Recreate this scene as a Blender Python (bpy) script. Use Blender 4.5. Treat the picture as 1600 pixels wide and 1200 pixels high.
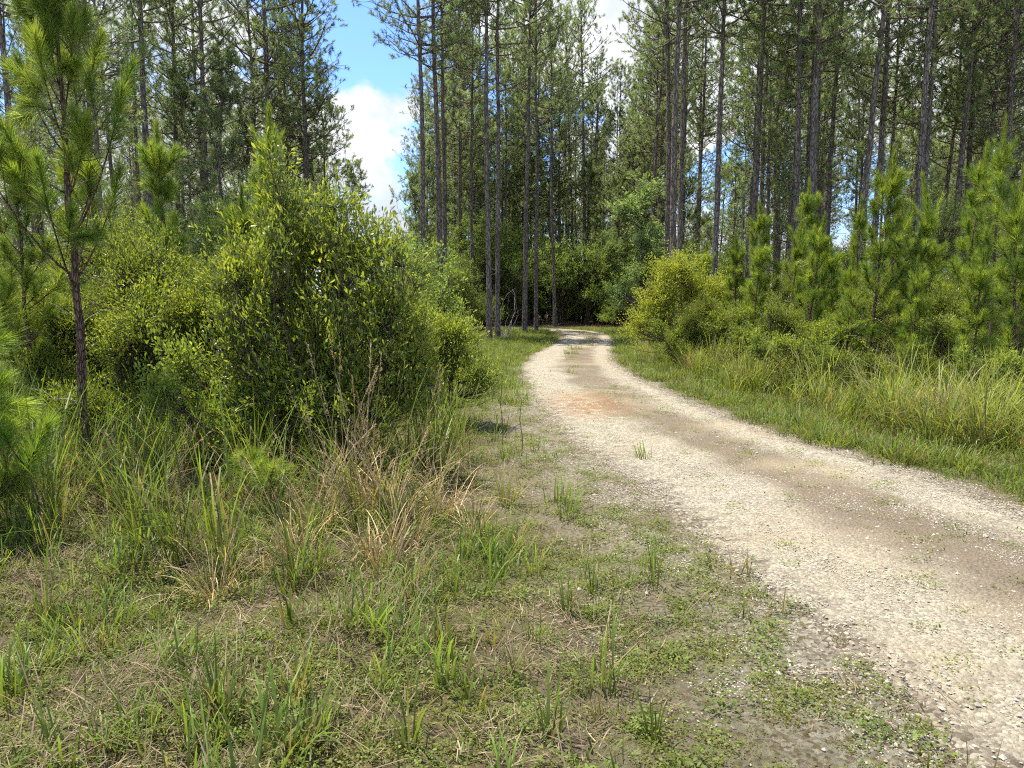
import bpy, math
import numpy as np
from mathutils import Vector

for o in list(bpy.data.objects):
    bpy.data.objects.remove(o)
S = bpy.context.scene
COL = S.collection
PI = math.pi

# ------------------------------------------------------------------ camera
FPX, PITCH, EYE = 1150.0, math.radians(6.45), 1.6
cam_d = bpy.data.cameras.new('camera')
cam_d.sensor_fit = 'HORIZONTAL'
cam_d.sensor_width = 36.0
cam_d.lens = 36.0 * FPX / 1600.0
cam_d.clip_start = 0.05
cam_d.clip_end = 2000.0
cam = bpy.data.objects.new('camera', cam_d)
cam.location = (0, 0, EYE)
cam.rotation_euler = (PI / 2 - PITCH, 0, 0)
COL.objects.link(cam)
S.camera = cam

# ------------------------------------------------------------------ light
SUN_EL, SUN_AZ = math.radians(72), math.radians(-58)   # azimuth from +Y towards +X
SUN_STRENGTH, SKY_STRENGTH, EXPOSURE = 3.4, 0.15, 1.45
sun_vec = Vector((math.sin(SUN_AZ) * math.cos(SUN_EL), math.cos(SUN_AZ) * math.cos(SUN_EL), math.sin(SUN_EL)))
sun_d = bpy.data.lights.new('sun', 'SUN')
sun_d.energy = SUN_STRENGTH
sun_d.angle = math.radians(0.53)
sun_d.color = (1.0, 0.93, 0.77)
sun = bpy.data.objects.new('sun', sun_d)
sun.rotation_euler = sun_vec.to_track_quat('Z', 'Y').to_euler()
sun.location = (0, 0, 60)
COL.objects.link(sun)

S.view_settings.view_transform = 'Standard'
S.view_settings.look = 'None'
S.view_settings.exposure = EXPOSURE
S.view_settings.gamma = 1.0
S.view_settings.use_curve_mapping = False
S.render.engine = 'CYCLES'
cy = S.cycles
cy.max_bounces = 7
cy.diffuse_bounces = 4
cy.glossy_bounces = 2
cy.transmission_bounces = 4
cy.transparent_max_bounces = 4
cy.caustics_reflective = False
cy.caustics_refractive = False
cy.use_adaptive_sampling = True
cy.adaptive_threshold = 0.035
cy.use_denoising = False
cy.pixel_filter_type = 'BLACKMAN_HARRIS'
cy.filter_width = 1.15
cy.sample_clamp_indirect = 6.0


class NT:
    """small helper to write node trees"""
    def __init__(self, tree):
        self.t = tree

    def n(self, kind, **kw):
        nd = self.t.nodes.new(kind)
        for k, v in kw.items():
            if k.startswith('i_'):
                key = k[2:]
                key = int(key) if key.isdigit() else key.replace('_', ' ')
                self.set(nd.inputs[key], v)
            else:
                setattr(nd, k, v)
        return nd

    def set(self, sock, v):
        if isinstance(v, bpy.types.NodeSocket):
            self.t.links.new(v, sock)
        elif isinstance(v, bpy.types.Node):
            self.t.links.new(v.outputs[0], sock)
        else:
            if sock.type == 'RGBA' and len(v) == 3:
                v = (*v, 1)
            sock.default_value = v

    def math(self, op, a, b=0.5, c=0.0):
        nd = self.t.nodes.new('ShaderNodeMath')
        nd.operation = op
        self.set(nd.inputs[0], a)
        self.set(nd.inputs[1], b)
        self.set(nd.inputs[2], c)
        return nd.outputs[0]

    def ramp(self, f, lo, hi, a=0.0, b=1.0):
        nd = self.t.nodes.new('ShaderNodeMapRange')
        nd.interpolation_type = 'SMOOTHSTEP'
        for k, v in zip(range(5), (f, lo, hi, a, b)):
            self.set(nd.inputs[k], v)
        return nd.outputs[0]

    def mix(self, f, a, b, mode='MIX'):
        nd = self.t.nodes.new('ShaderNodeMix')
        nd.data_type = 'RGBA'
        nd.blend_type = mode
        nd.clamp_factor = True
        self.set(nd.inputs[0], f)
        self.set(nd.inputs[6], a)
        self.set(nd.inputs[7], b)
        return nd.outputs[2]

    def noise(self, vec, scale, detail=4, rough=0.55, dist=0.0):
        nd = self.n('ShaderNodeTexNoise', i_Scale=scale, i_Detail=detail, i_Roughness=rough, i_Distortion=dist)
        if vec is not None:
            self.set(nd.inputs['Vector'], vec)
        return nd.outputs['Fac']

    def mapping(self, vec, scale=(1, 1, 1), loc=(0, 0, 0)):
        return self.n('ShaderNodeMapping', i_Vector=vec, i_Scale=scale, i_Location=loc).outputs[0]


# world: sky texture with cumulus laid over the whole dome by direction
W = bpy.data.worlds.new('World')
S.world = W
W.use_nodes = True
W.node_tree.nodes.clear()
t = NT(W.node_tree)
out = t.n('ShaderNodeOutputWorld')
sky = t.n('ShaderNodeTexSky', sky_type='NISHITA', sun_disc=False)
sky.sun_elevation = SUN_EL
sky.sun_rotation = SUN_AZ
sky.air_density = 1.0
sky.dust_density = 0.6
sky.ozone_density = 2.0
tc = t.n('ShaderNodeTexCoord').outputs['Generated']
CLOUD_OFF = (7.6, -8.1, -7.40)
cv = t.mapping(tc, scale=(1.0, 1.0, 1.35), loc=CLOUD_OFF)
n1 = t.noise(cv, 2.6, 7, 0.58, 0.25)
n2 = t.noise(t.mapping(tc, loc=(7.7, 1.2, 4.0)), 6.0, 5, 0.6)
mask = t.ramp(n1, 0.462, 0.52)
shade = t.mix(t.ramp(n2, 0.3, 0.68), (1.75, 1.95, 2.3), (3.0, 3.05, 3.1))
skyc = t.mix(1.0, sky.outputs[0], (0.45, 0.58, 0.84), 'MULTIPLY')
cloudy = t.mix(mask, skyc, shade)
bg = t.n('ShaderNodeBackground', i_Color=cloudy, i_Strength=SKY_STRENGTH)
t.t.links.new(bg.outputs[0], out.inputs[0])

# ------------------------------------------------------------------ materials


def new_mat(name):
    m = bpy.data.materials.new(name)
    m.use_nodes = True
    m.node_tree.nodes.clear()
    t = NT(m.node_tree)
    o = t.n('ShaderNodeOutputMaterial')
    return m, t, o


def leaf_material(name, rough=0.45, spec=0.4, trans=0.4, var=0.35, tint=(1.25, 1.2, 0.55)):
    """blades, needles and leaves: colour from the mesh, a little variation per plant"""
    m, t, o = new_mat(name)
    c = t.n('ShaderNodeAttribute', attribute_name='col').outputs['Color']
    r = t.n('ShaderNodeObjectInfo').outputs['Random']
    v = t.ramp(r, 0, 1, 1 - var * 0.5, 1 + var * 0.5)
    vc = t.n('ShaderNodeCombineColor', i_0=v, i_1=v, i_2=v)
    c = t.mix(1.0, c, vc.outputs[0], 'MULTIPLY')
    p = t.n('ShaderNodeBsdfPrincipled', i_Roughness=rough)
    t.set(p.inputs['Base Color'], c)
    p.inputs['Specular IOR Level'].default_value = spec
    tr = t.n('ShaderNodeBsdfTranslucent')
    t.set(tr.inputs['Color'], t.mix(1.0, c, tint, 'MULTIPLY'))
    mx = t.n('ShaderNodeMixShader', i_0=trans)
    t.t.links.new(p.outputs[0], mx.inputs[1])
    t.t.links.new(tr.outputs[0], mx.inputs[2])
    t.t.links.new(mx.outputs[0], o.inputs[0])
    return m


def bark_material(name, ca, cb, cc, scale=14.0, bump=0.6):
    m, t, o = new_mat(name)
    tc = t.n('ShaderNodeTexCoord').outputs['Object']
    v = t.mapping(tc, scale=(scale, scale, scale * 0.28))
    vor = t.n('ShaderNodeTexVoronoi', feature='DISTANCE_TO_EDGE', i_Vector=v, i_Scale=1.0)
    ns = t.noise(v, 1.7, 3, 0.6)
    plate = t.ramp(vor.outputs[0], 0.0, 0.16)
    big = t.noise(v, 0.45, 2)
    c = t.mix(t.ramp(big, 0.35, 0.65), cb, cc)
    c = t.mix(plate, ca, c)
    rnd = t.n('ShaderNodeObjectInfo').outputs['Random']
    c = t.mix(t.math('MULTIPLY', rnd, 0.35), c, t.mix(1.0, c, (1.1, 0.9, 0.78), 'MULTIPLY'))
    c = t.mix(t.ramp(ns, 0.3, 0.7, 0, 0.45), c, ca)
    p = t.n('ShaderNodeBsdfPrincipled', i_Roughness=0.9)
    t.set(p.inputs['Base Color'], c)
    p.inputs['Specular IOR Level'].default_value = 0.15
    hgt = t.math('ADD', plate, t.math('MULTIPLY', ns, 0.7))
    b = t.n('ShaderNodeBump', i_Strength=bump, i_Distance=0.02, i_Height=hgt)
    t.t.links.new(b.outputs[0], p.inputs['Normal'])
    t.t.links.new(p.outputs[0], o.inputs[0])
    return m


M_PINE_FAR = leaf_material('pine_needles', 0.45, 0.5, 0.56, 0.4, (1.2, 1.15, 0.75))
M_PINE_YOUNG = leaf_material('young_pine_needles', 0.4, 0.5, 0.55, 0.25)
M_GLOSSY = leaf_material('glossy_leaves', 0.38, 0.5, 0.56, 0.2)
M_LEAF = leaf_material('soft_leaves', 0.5, 0.35, 0.55, 0.35)
M_GRASS = leaf_material('grass_blades', 0.45, 0.35, 0.5, 0.4)
M_STRAW = leaf_material('dry_straw', 0.6, 0.25, 0.25, 0.35, (1.1, 1.05, 0.8))
M_BARK = bark_material('grey_pine_bark', (0.07, 0.058, 0.048), (0.2, 0.17, 0.145), (0.32, 0.285, 0.245), 13, 0.8)
M_BARK_RED = bark_material('reddish_young_bark', (0.06, 0.038, 0.028), (0.21, 0.13, 0.09), (0.3, 0.22, 0.165), 42, 0.8)
M_TWIG = bark_material('twig_bark', (0.05, 0.04, 0.03), (0.13, 0.1, 0.075), (0.19, 0.155, 0.12), 30, 0.3)
M_DEAD = bark_material('bleached_dead_wood', (0.2, 0.18, 0.15), (0.42, 0.39, 0.35), (0.5, 0.47, 0.43), 30, 0.3)


def stone_material():
    m, t, o = new_mat('limestone_pebbles')
    c = t.n('ShaderNodeAttribute', attribute_name='col').outputs['Color']
    tc = t.n('ShaderNodeTexCoord').outputs['Object']
    c = t.mix(t.ramp(t.noise(tc, 90, 3), 0.35, 0.7, 0, 0.4), c, (0.3, 0.26, 0.2))
    p = t.n('ShaderNodeBsdfPrincipled', i_Roughness=0.85)
    t.set(p.inputs['Base Color'], c)
    p.inputs['Specular IOR Level'].default_value = 0.2
    t.t.links.new(p.outputs[0], o.inputs[0])
    return m


M_STONE = stone_material()


def road_material():
    m, t, o = new_mat('crushed_limestone')
    uv = t.n('ShaderNodeUVMap', uv_map='UVMap').outputs[0]     # u: -1..1 across, v: metres along
    pos = t.n('ShaderNodeNewGeometry').outputs['Position']
    sx = t.n('ShaderNodeSeparateXYZ', i_0=uv)
    u, v = sx.outputs[0], sx.outputs[1]
    wob = t.noise(pos, 0.8, 4)
    uw = t.math('ADD', u, t.math('MULTIPLY', t.math('SUBTRACT', wob, 0.5), 0.9))
    fine = t.noise(pos, 60, 5, 0.7)
    med = t.noise(pos, 7, 5, 0.6)
    vor = t.n('ShaderNodeTexVoronoi', feature='F1', i_Vector=pos, i_Scale=52.0)
    sep = t.n('ShaderNodeSeparateColor', i_0=vor.outputs['Color'])
    stone = t.mix(sep.outputs[0], (0.27, 0.24, 0.18), (0.52, 0.475, 0.375))
    stone = t.mix(t.ramp(sep.outputs[1], 0.55, 1.0, 0, 0.55), stone, (0.2, 0.17, 0.125))
    # compacted dirt in the middle band, sand and orange clay patches farther along
    dirt = t.mix(t.ramp(fine, 0.3, 0.7), (0.125, 0.1, 0.07), (0.25, 0.2, 0.145))
    band = t.math('SUBTRACT', 1.0, t.ramp(t.math('ABSOLUTE', t.math('SUBTRACT', uw, 0.14)), 0.18, 0.52))
    bandf = t.math('MULTIPLY', band, t.ramp(t.noise(pos, 0.55, 5, 0.6), 0.3, 0.52, 0.6, 0.97))
    c = t.mix(bandf, stone, dirt)
    sand = t.mix(t.ramp(fine, 0.3, 0.7), (0.34, 0.275, 0.18), (0.45, 0.375, 0.255))
    c = t.mix(t.ramp(t.noise(t.mapping(pos, loc=(3.3, 8.1, 0)), 0.42, 4), 0.5, 0.68, 0, 0.7), c, sand)
    # one orange clay patch, where the bank has washed onto the road
    d = t.n('ShaderNodeVectorMath', operation='DISTANCE')
    t.set(d.inputs[0], t.mapping(pos, scale=(1, 0.45, 1)))
    d.inputs[1].default_value = (1.15, 11.3 * 0.45, 0)
    oc = t.math('MULTIPLY', t.math('SUBTRACT', 1.0, t.ramp(d.outputs['Value'], 0.1, 1.0)), t.ramp(med, 0.36, 0.6))
    c = t.mix(t.math('MULTIPLY', oc, 0.95), c, (0.31, 0.15, 0.055))
    dk = t.ramp(t.noise(pos, 1.9, 6, 0.65), 0.5, 0.72, 0, 0.42)
    c = t.mix(dk, c, (0.21, 0.17, 0.125))
    c = t.mix(t.ramp(med, 0.35, 0.75, 0.0, 0.3), c, (0.22, 0.185, 0.14))
    # both edges run out into soil and leaf litter between the stones
    edge = t.ramp(t.math('ADD', t.math('ABSOLUTE', u), t.math('MULTIPLY', t.math('SUBTRACT', med, 0.5), 0.7)), 0.72, 1.0)
    c = t.mix(t.math('MULTIPLY', edge, t.ramp(t.math('ADD', sep.outputs[2], t.math('MULTIPLY', fine, 0.6)), 0.45, 0.95)), c, (0.13, 0.105, 0.078))
    p = t.n('ShaderNodeBsdfPrincipled', i_Roughness=0.95)
    t.set(p.inputs['Base Color'], c)
    p.inputs['Specular IOR Level'].default_value = 0.1
    hgt = t.math('ADD', t.math('MULTIPLY', vor.outputs['Distance'], -0.9), t.math('ADD', fine, t.math('MULTIPLY', med, 2.0)))
    b = t.n('ShaderNodeBump', i_Strength=1.0, i_Distance=0.018, i_Height=hgt)
    t.t.links.new(b.outputs[0], p.inputs['Normal'])
    t.t.links.new(p.outputs[0], o.inputs[0])
    return m


def ground_material():
    m, t, o = new_mat('soil_and_litter')
    a = t.n('ShaderNodeAttribute', attribute_name='zone').outputs['Color']
    sp = t.n('ShaderNodeSeparateColor', i_0=a)
    pos = t.n('ShaderNodeNewGeometry').outputs['Position']
    fine = t.noise(pos, 48, 8, 0.82)
    med = t.noise(pos, 6, 6, 0.62)
    big = t.noise(pos, 1.2, 5, 0.6)
    vor = t.n('ShaderNodeTexVoronoi', feature='F1', i_Vector=pos, i_Scale=55.0)
    vs = t.n('ShaderNodeSeparateColor', i_0=vor.outputs['Color'])
    soil = t.mix(t.ramp(fine, 0.3, 0.7), (0.05, 0.035, 0.022), (0.23, 0.17, 0.11))
    soil = t.mix(t.ramp(med, 0.4, 0.7, 0, 0.5), soil, (0.19, 0.145, 0.09))
    stone = t.mix(vs.outputs[0], (0.19, 0.165, 0.125), (0.4, 0.36, 0.29))
    sm = t.math('MULTIPLY', t.ramp(vs.outputs[1], 0.12, 0.4), t.ramp(big, 0.3, 0.6, 0.4, 1.0))
    c = t.mix(t.math('MULTIPLY', sm, sp.outputs[0]), soil, stone)
    straw = t.mix(t.ramp(t.noise(t.mapping(pos, scale=(1, 2.5, 1)), 30, 5, 0.7), 0.35, 0.65), (0.07, 0.05, 0.032), (0.27, 0.205, 0.125))
    c = t.mix(t.math('MULTIPLY', sp.outputs[2], 0.85), c, straw)
    green = t.mix(fine, (0.035, 0.055, 0.014), (0.11, 0.15, 0.04))
    c = t.mix(t.math('MULTIPLY', sp.outputs[1], t.ramp(med, 0.3, 0.6, 0.3, 0.9)), c, green)
    p = t.n('ShaderNodeBsdfPrincipled', i_Roughness=0.95)
    t.set(p.inputs['Base Color'], c)
    p.inputs['Specular IOR Level'].default_value = 0.1
    hgt = t.math('ADD', fine, t.math('MULTIPLY', med, 2.5))
    b = t.n('ShaderNodeBump', i_Strength=0.9, i_Distance=0.025, i_Height=hgt)
    t.t.links.new(b.outputs[0], p.inputs['Normal'])
    t.t.links.new(p.outputs[0], o.inputs[0])
    return m


M_ROAD = road_material()
M_GROUND = ground_material()

# ------------------------------------------------------------------ mesh helpers


def norm(v):
    return v / np.maximum(np.linalg.norm(v, axis=-1, keepdims=True), 1e-9)


def A(*x):
    return np.array(x, dtype=float)


class MB:
    """collects triangles with a colour per vertex"""
    def __init__(self):
        self.V, self.T, self.C, self.k = [], [], [], 0

    def add(self, V, T, C):
        V = np.asarray(V, float).reshape(-1, 3)
        C = np.broadcast_to(np.asarray(C, float), V.shape)
        self.V.append(V)
        self.T.append(np.asarray(T, np.int64).reshape(-1, 3) + self.k)
        self.C.append(C)
        self.k += len(V)

    def mesh(self, name, mat, smooth=False):
        V = np.concatenate(self.V); T = np.concatenate(self.T); C = np.concatenate(self.C)
        me = bpy.data.meshes.new(name)
        me.vertices.add(len(V)); me.loops.add(T.size); me.polygons.add(len(T))
        me.vertices.foreach_set('co', V.astype(np.float32).ravel())
        me.loops.foreach_set('vertex_index', T.astype(np.int32).ravel())
        me.polygons.foreach_set('loop_start', np.arange(0, T.size, 3, dtype=np.int32))
        me.polygons.foreach_set('use_smooth', np.full(len(T), smooth))
        at = me.attributes.new('col', 'FLOAT_COLOR', 'POINT')
        C4 = np.ones((len(V), 4), np.float32); C4[:, :3] = np.clip(C, 0, 1)
        at.data.foreach_set('color', C4.ravel())
        me.materials.append(mat)
        me.update(calc_edges=True)
        return me


def joined(name, a, ma, b, mb_, smooth=True):
    """two sets of triangles with their own materials in one mesh"""
    na = sum(len(x) for x in a.T)
    c = MB(); 
    for m in (a, b):
        c.add(np.concatenate(m.V), np.concatenate(m.T), np.concatenate(m.C))
    me = c.mesh(name, ma)
    me.materials.append(mb_)
    mi = np.ones(len(me.polygons), np.int32); mi[:na] = 0
    me.polygons.foreach_set('material_index', mi)
    me.polygons.foreach_set('use_smooth', (mi == 0) & smooth)
    me.update()
    return me


def perp_frame(D, rng):
    r = norm(rng.normal(size=D.shape))
    a = norm(np.cross(D, r))
    return a, np.cross(D, a)


def tubes(mb, P, R, sides, col, rng, cap=False):
    """P (n,k,3) paths, R (n,k) radii"""
    P = np.asarray(P, float); R = np.asarray(R, float)
    n, k, _ = P.shape
    T = norm(np.gradient(P, axis=1))
    ref = norm(rng.normal(size=(n, 1, 3)) * A(1, 1, .15))
    ax = norm(np.cross(T, np.broadcast_to(ref, T.shape)))
    bx = np.cross(T, ax)
    th = np.arange(sides) * 2 * PI / sides
    ring = P[:, :, None] + R[:, :, None, None] * (np.cos(th)[:, None] * ax[:, :, None] + np.sin(th)[:, None] * bx[:, :, None])
    base = np.arange(n)[:, None, None] * k * sides
    i = np.arange(k - 1)[None, :, None] * sides
    j = np.arange(sides)[None, None, :]
    j2 = (j + 1) % sides
    a, b, c, d = base + i + j, base + i + j2, base + i + sides + j2, base + i + sides + j
    Tq = np.concatenate([np.stack([a, b, c], -1).reshape(-1, 3), np.stack([a, c, d], -1).reshape(-1, 3)])
    col = np.asarray(col, float)
    if col.ndim == 2:
        col = np.repeat(col, k * sides, axis=0)
    mb.add(ring.reshape(-1, 3), Tq, col)


def curve_path(a, b, k, sag, rng=None, wob=0.0):
    """a,b (n,3) -> (n,k,3), bowed by sag (n,3)"""
    s = np.linspace(0, 1, k)[None, :, None]
    P = a[:, None] * (1 - s) + b[:, None] * s + sag[:, None] * (4 * s * (1 - s))
    if wob and rng is not None:
        P = P + rng.normal(size=P.shape) * wob * s
    return P


def needles(mb, B, D, L, Wd, col, rng, seg=1, droop=0.0):
    """thin tapering needles; B,D (n,3)"""
    n = len(B)
    side = norm(np.cross(D, norm(rng.normal(size=D.shape))))
    L = np.broadcast_to(L, (n,))[:, None]; Wd = np.broadcast_to(Wd, (n,))[:, None]
    col = np.broadcast_to(col, (n, 3))
    tip = B + D * L + A(0, 0, -1) * droop * L
    if seg == 1:
        V = np.stack([B - side * Wd / 2, B + side * Wd / 2, tip], 1)
        T = np.arange(n * 3).reshape(-1, 3)
        C = np.repeat(col[:, None], 3, 1)
    else:
        mid = B + D * L * 0.55 + A(0, 0, -1) * droop * L * 0.22
        V = np.stack([B - side * Wd / 2, B + side * Wd / 2, mid - side * Wd * .42, mid + side * Wd * .42, tip], 1)
        b = np.arange(n)[:, None] * 5
        T = np.concatenate([b + [0, 1, 3], b + [0, 3, 2], b + [2, 3, 4]])
        C = np.repeat(col[:, None], 5, 1)
    mb.add(V.reshape(-1, 3), T, C.reshape(-1, 3))


def shoots(mb, B, D, Ls, m, nl, nw, colA, colB, rng, seg=1, droop=0.1, spread=(0.5, 1.15), jit=0.12):
    """bottlebrush shoots: needles all round the last stretch of a twig"""
    n = len(B)
    a, b = perp_frame(D, rng)
    tt = rng.random((n, m)) ** 0.8
    ph = rng.random((n, m)) * 2 * PI
    pos = B[:, None] + D[:, None] * (Ls[:, None] * tt)[..., None]
    ang = spread[1] + (spread[0] - spread[1]) * tt + rng.normal(size=(n, m)) * jit
    rad = np.cos(ph)[..., None] * a[:, None] + np.sin(ph)[..., None] * b[:, None]
    d = np.cos(ang)[..., None] * D[:, None] + np.sin(ang)[..., None] * rad
    f = np.clip(rng.random((n, 1)) * 0.7 + tt * 0.3 + rng.normal(size=(n, m)) * .12, 0, 1)[..., None]
    col = np.asarray(colA) * (1 - f) + np.asarray(colB) * f
    old = (rng.random((n, m)) < .05 + .12 * (tt < .2))[..., None]
    col = np.where(old, A(.30, .20, .085) * rng.uniform(.6, 1.1, (n, m, 1)), col)
    L = nl * rng.uniform(.7, 1.1, (n, m)) * (1 - .3 * tt)
    needles(mb, pos.reshape(-1, 3), norm(d.reshape(-1, 3)), L.ravel(), nw, col.reshape(-1, 3), rng, seg, droop)


def leaves(mb, B, D, L, Wd, col, rng, four=False, up=0.6, curl=0.12):
    n = len(B)
    L = np.broadcast_to(L, (n,))[:, None]; Wd = np.broadcast_to(Wd, (n,))[:, None]
    nrm = norm(rng.normal(size=(n, 3)) * .8 + A(0, 0, up))
    side = norm(np.cross(D, nrm))
    nrm = np.cross(side, D)
    col = np.broadcast_to(col, (n, 3))
    if four:
        cu = nrm * L * curl
        V = np.stack([B, B + D * L * .3 - side * Wd * .42, B + D * L * .3 + side * Wd * .42,
                      B + D * L * .68 - side * Wd * .5 - cu * .5, B + D * L * .68 + side * Wd * .5 - cu * .5, B + D * L - cu * 1.6], 1)
        b = np.arange(n)[:, None] * 6
        T = np.concatenate([b + [0, 2, 1], b + [1, 2, 4], b + [1, 4, 3], b + [3, 4, 5]])
        C = np.repeat(col[:, None], 6, 1)
    else:
        V = np.stack([B, B + D * L * .48 - side * Wd * .5 + nrm * Wd * .12, B + D * L - nrm * L * curl, B + D * L * .48 + side * Wd * .5 + nrm * Wd * .12], 1)
        b = np.arange(n)[:, None] * 4
        T = np.concatenate([b + [0, 2, 1], b + [0, 3, 2]])
        C = np.repeat(col[:, None], 4, 1)
    mb.add(V.reshape(-1, 3), T, C.reshape(-1, 3))


def blades(mb, B, az, th0, bend, L, Wd, colb, colt, nseg=4):
    """arching grass blades: lean th0 from vertical, growing by bend towards the tip"""
    n = len(B)
    ca, sa = np.cos(az), np.sin(az)
    hd = np.stack([ca, sa, np.zeros(n)], 1)
    side = np.stack([-sa, ca, np.zeros(n)], 1)
    pts, P = [B], B.copy()
    for i in range(nseg):
        th = th0 + bend * ((i + .5) / nseg) ** 1.4
        P = P + (hd * np.sin(th)[:, None] + A(0, 0, 1) * np.cos(th)[:, None]) * (L / nseg)[:, None]
        pts.append(P)
    V, C = [], []
    for i in range(nseg):
        f = i / nseg
        w = Wd * (1 - .55 * f ** 2) * (0.75 if i == 0 else 1)
        V += [pts[i] - side * w[:, None] / 2, pts[i] + side * w[:, None] / 2]
        cc = colb * (1 - f) + colt * f
        C += [cc, cc]
    V.append(pts[-1]); C.append(colt)
    k = 2 * nseg + 1
    V = np.stack(V, 1).reshape(-1, 3); C = np.stack(C, 1).reshape(-1, 3)
    b = np.arange(n)[:, None] * k
    T = []
    for i in range(nseg - 1):
        T += [b + [2 * i, 2 * i + 1, 2 * i + 3], b + [2 * i, 2 * i + 3, 2 * i + 2]]
    T.append(b + [2 * nseg - 2, 2 * nseg - 1, 2 * nseg])
    mb.add(V, np.concatenate(T), C)


def tag(o, label, cat=None, group=None, kind=None):
    o['label'] = label
    if cat:
        o['category'] = cat
    if group:
        o['group'] = group
    if kind:
        o['kind'] = kind
    return o


def thing(name, parts, label, cat, loc, rz=0.0, scale=1.0, group=None, tilt=(0, 0)):
    """an Empty at the plant's base that parents its parts; alike plants share mesh data"""
    e = bpy.data.objects.new(name, None)
    e.empty_display_size = 0.2
    e.location = loc
    e.rotation_euler = (tilt[0], tilt[1], rz)
    e.scale = (scale,) * 3 if np.isscalar(scale) else scale
    COL.objects.link(e)
    tag(e, label, cat, group)
    for pn, me in parts:
        o = bpy.data.objects.new(pn, me)
        COL.objects.link(o)
        o.parent = e
        if pn in ('seed_heads', 'stalks', 'leaves', 'dead_branches'):
            o['kind'] = 'stuff'
    return e


# ------------------------------------------------------------------ the road and the ground
CL = np.array([(3.3, -14, 1.25), (2.95, -6, 1.25), (2.8, 2.4, 1.2), (2.65, 4.5, 1.28), (2.48, 6.24, 1.37), (2.02, 8.3, 1.28), (1.78, 10, 1.25), (1.6, 11.8, 1.28),
               (1.45, 14.7, 1.25), (1.45, 17.8, 1.23), (1.77, 21.4, 1.2), (2.45, 26, 1.12), (3.2, 30.9, 1.05), (3.55, 35.6, .98),
               (3.2, 39, 1.0), (1.9, 41.6, 1.0), (0, 43, 1.0), (-3, 44, 1.05), (-9, 45.2, 1.1), (-20, 47, 1.1), (-40, 50, 1.1)])


def catmull(P, per=10):
    Q = np.vstack([2 * P[0] - P[1], P, 2 * P[-1] - P[-2]])
    out = []
    for i in range(1, len(Q) - 2):
        p0, p1, p2, p3 = Q[i - 1:i + 3]
        for s in np.linspace(0, 1, per, endpoint=False):
            out.append(.5 * (2 * p1 + (p2 - p0) * s + (2 * p0 - 5 * p1 + 4 * p2 - p3) * s ** 2 + (3 * p1 - p0 - 3 * p2 + p3) * s ** 3))
    out.append(P[-1])
    return np.array(out)


CLD = catmull(CL, 14)
CT = norm(np.gradient(CLD[:, :2], axis=0))
CN = np.stack([CT[:, 1], -CT[:, 0]], 1)       # to the right of travel


def road_uw(x, y):
    """signed offset from the centreline in metres (right positive) and the half width there"""
    x = np.atleast_1d(np.asarray(x, float)); y = np.atleast_1d(np.asarray(y, float))
    s = np.empty_like(x); w = np.empty_like(x)
    for a in range(0, len(x), 20000):
        dx = x[a:a + 20000, None] - CLD[None, :, 0]; dy = y[a:a + 20000, None] - CLD[None, :, 1]
        i = np.argmin(dx * dx + dy * dy, 1)
        r = np.arange(len(i))
        lat = dx[r, i] * CN[i, 0] + dy[r, i] * CN[i, 1]
        d = np.hypot(dx[r, i], dy[r, i])
        s[a:a + 20000] = np.where(np.abs(lat) > .02, np.sign(lat), 1) * np.maximum(d, np.abs(lat))
        w[a:a + 20000] = CLD[i, 2]
    return s, w


def hgt(x, y):
    x = np.asarray(x, float); y = np.asarray(y, float)
    s, w = road_uw(x.ravel(), y.ravel())
    f = np.clip((np.abs(s).reshape(x.shape) - w.reshape(x.shape) - .1) / 1.5, 0, 1)
    f = f * f * (3 - 2 * f)
    far = np.clip(1.3 - np.hypot(x, y) / 40, .15, 1)
    h = .05 * np.sin(.9 * x + 1.3) * np.sin(.7 * y + .4) + .025 * np.sin(2.1 * x + .8 * y) + .018 * np.sin(3.3 * y - 1.7 * x + 2)
    return h * f * far


def gnd(x, y):
    return (x, y, float(hgt(np.array([x]), np.array([y]))[0]))


def g_px(px, py):
    """the spot on flat ground seen at a pixel of the 1600x1200 photograph"""
    dx, dy = (px - 800) / FPX, -(py - 600) / FPX
    y = math.cos(PITCH) + dy * math.sin(PITCH); z = -math.sin(PITCH) + dy * math.cos(PITCH)
    k = -EYE / z
    return dx * k, y * k


def at(px, dist, z=0.0):
    """x for something at distance dist that appears at column px"""
    return (px - 800) / FPX * (dist * math.cos(PITCH) + (EYE - z) * math.sin(PITCH)), dist


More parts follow.
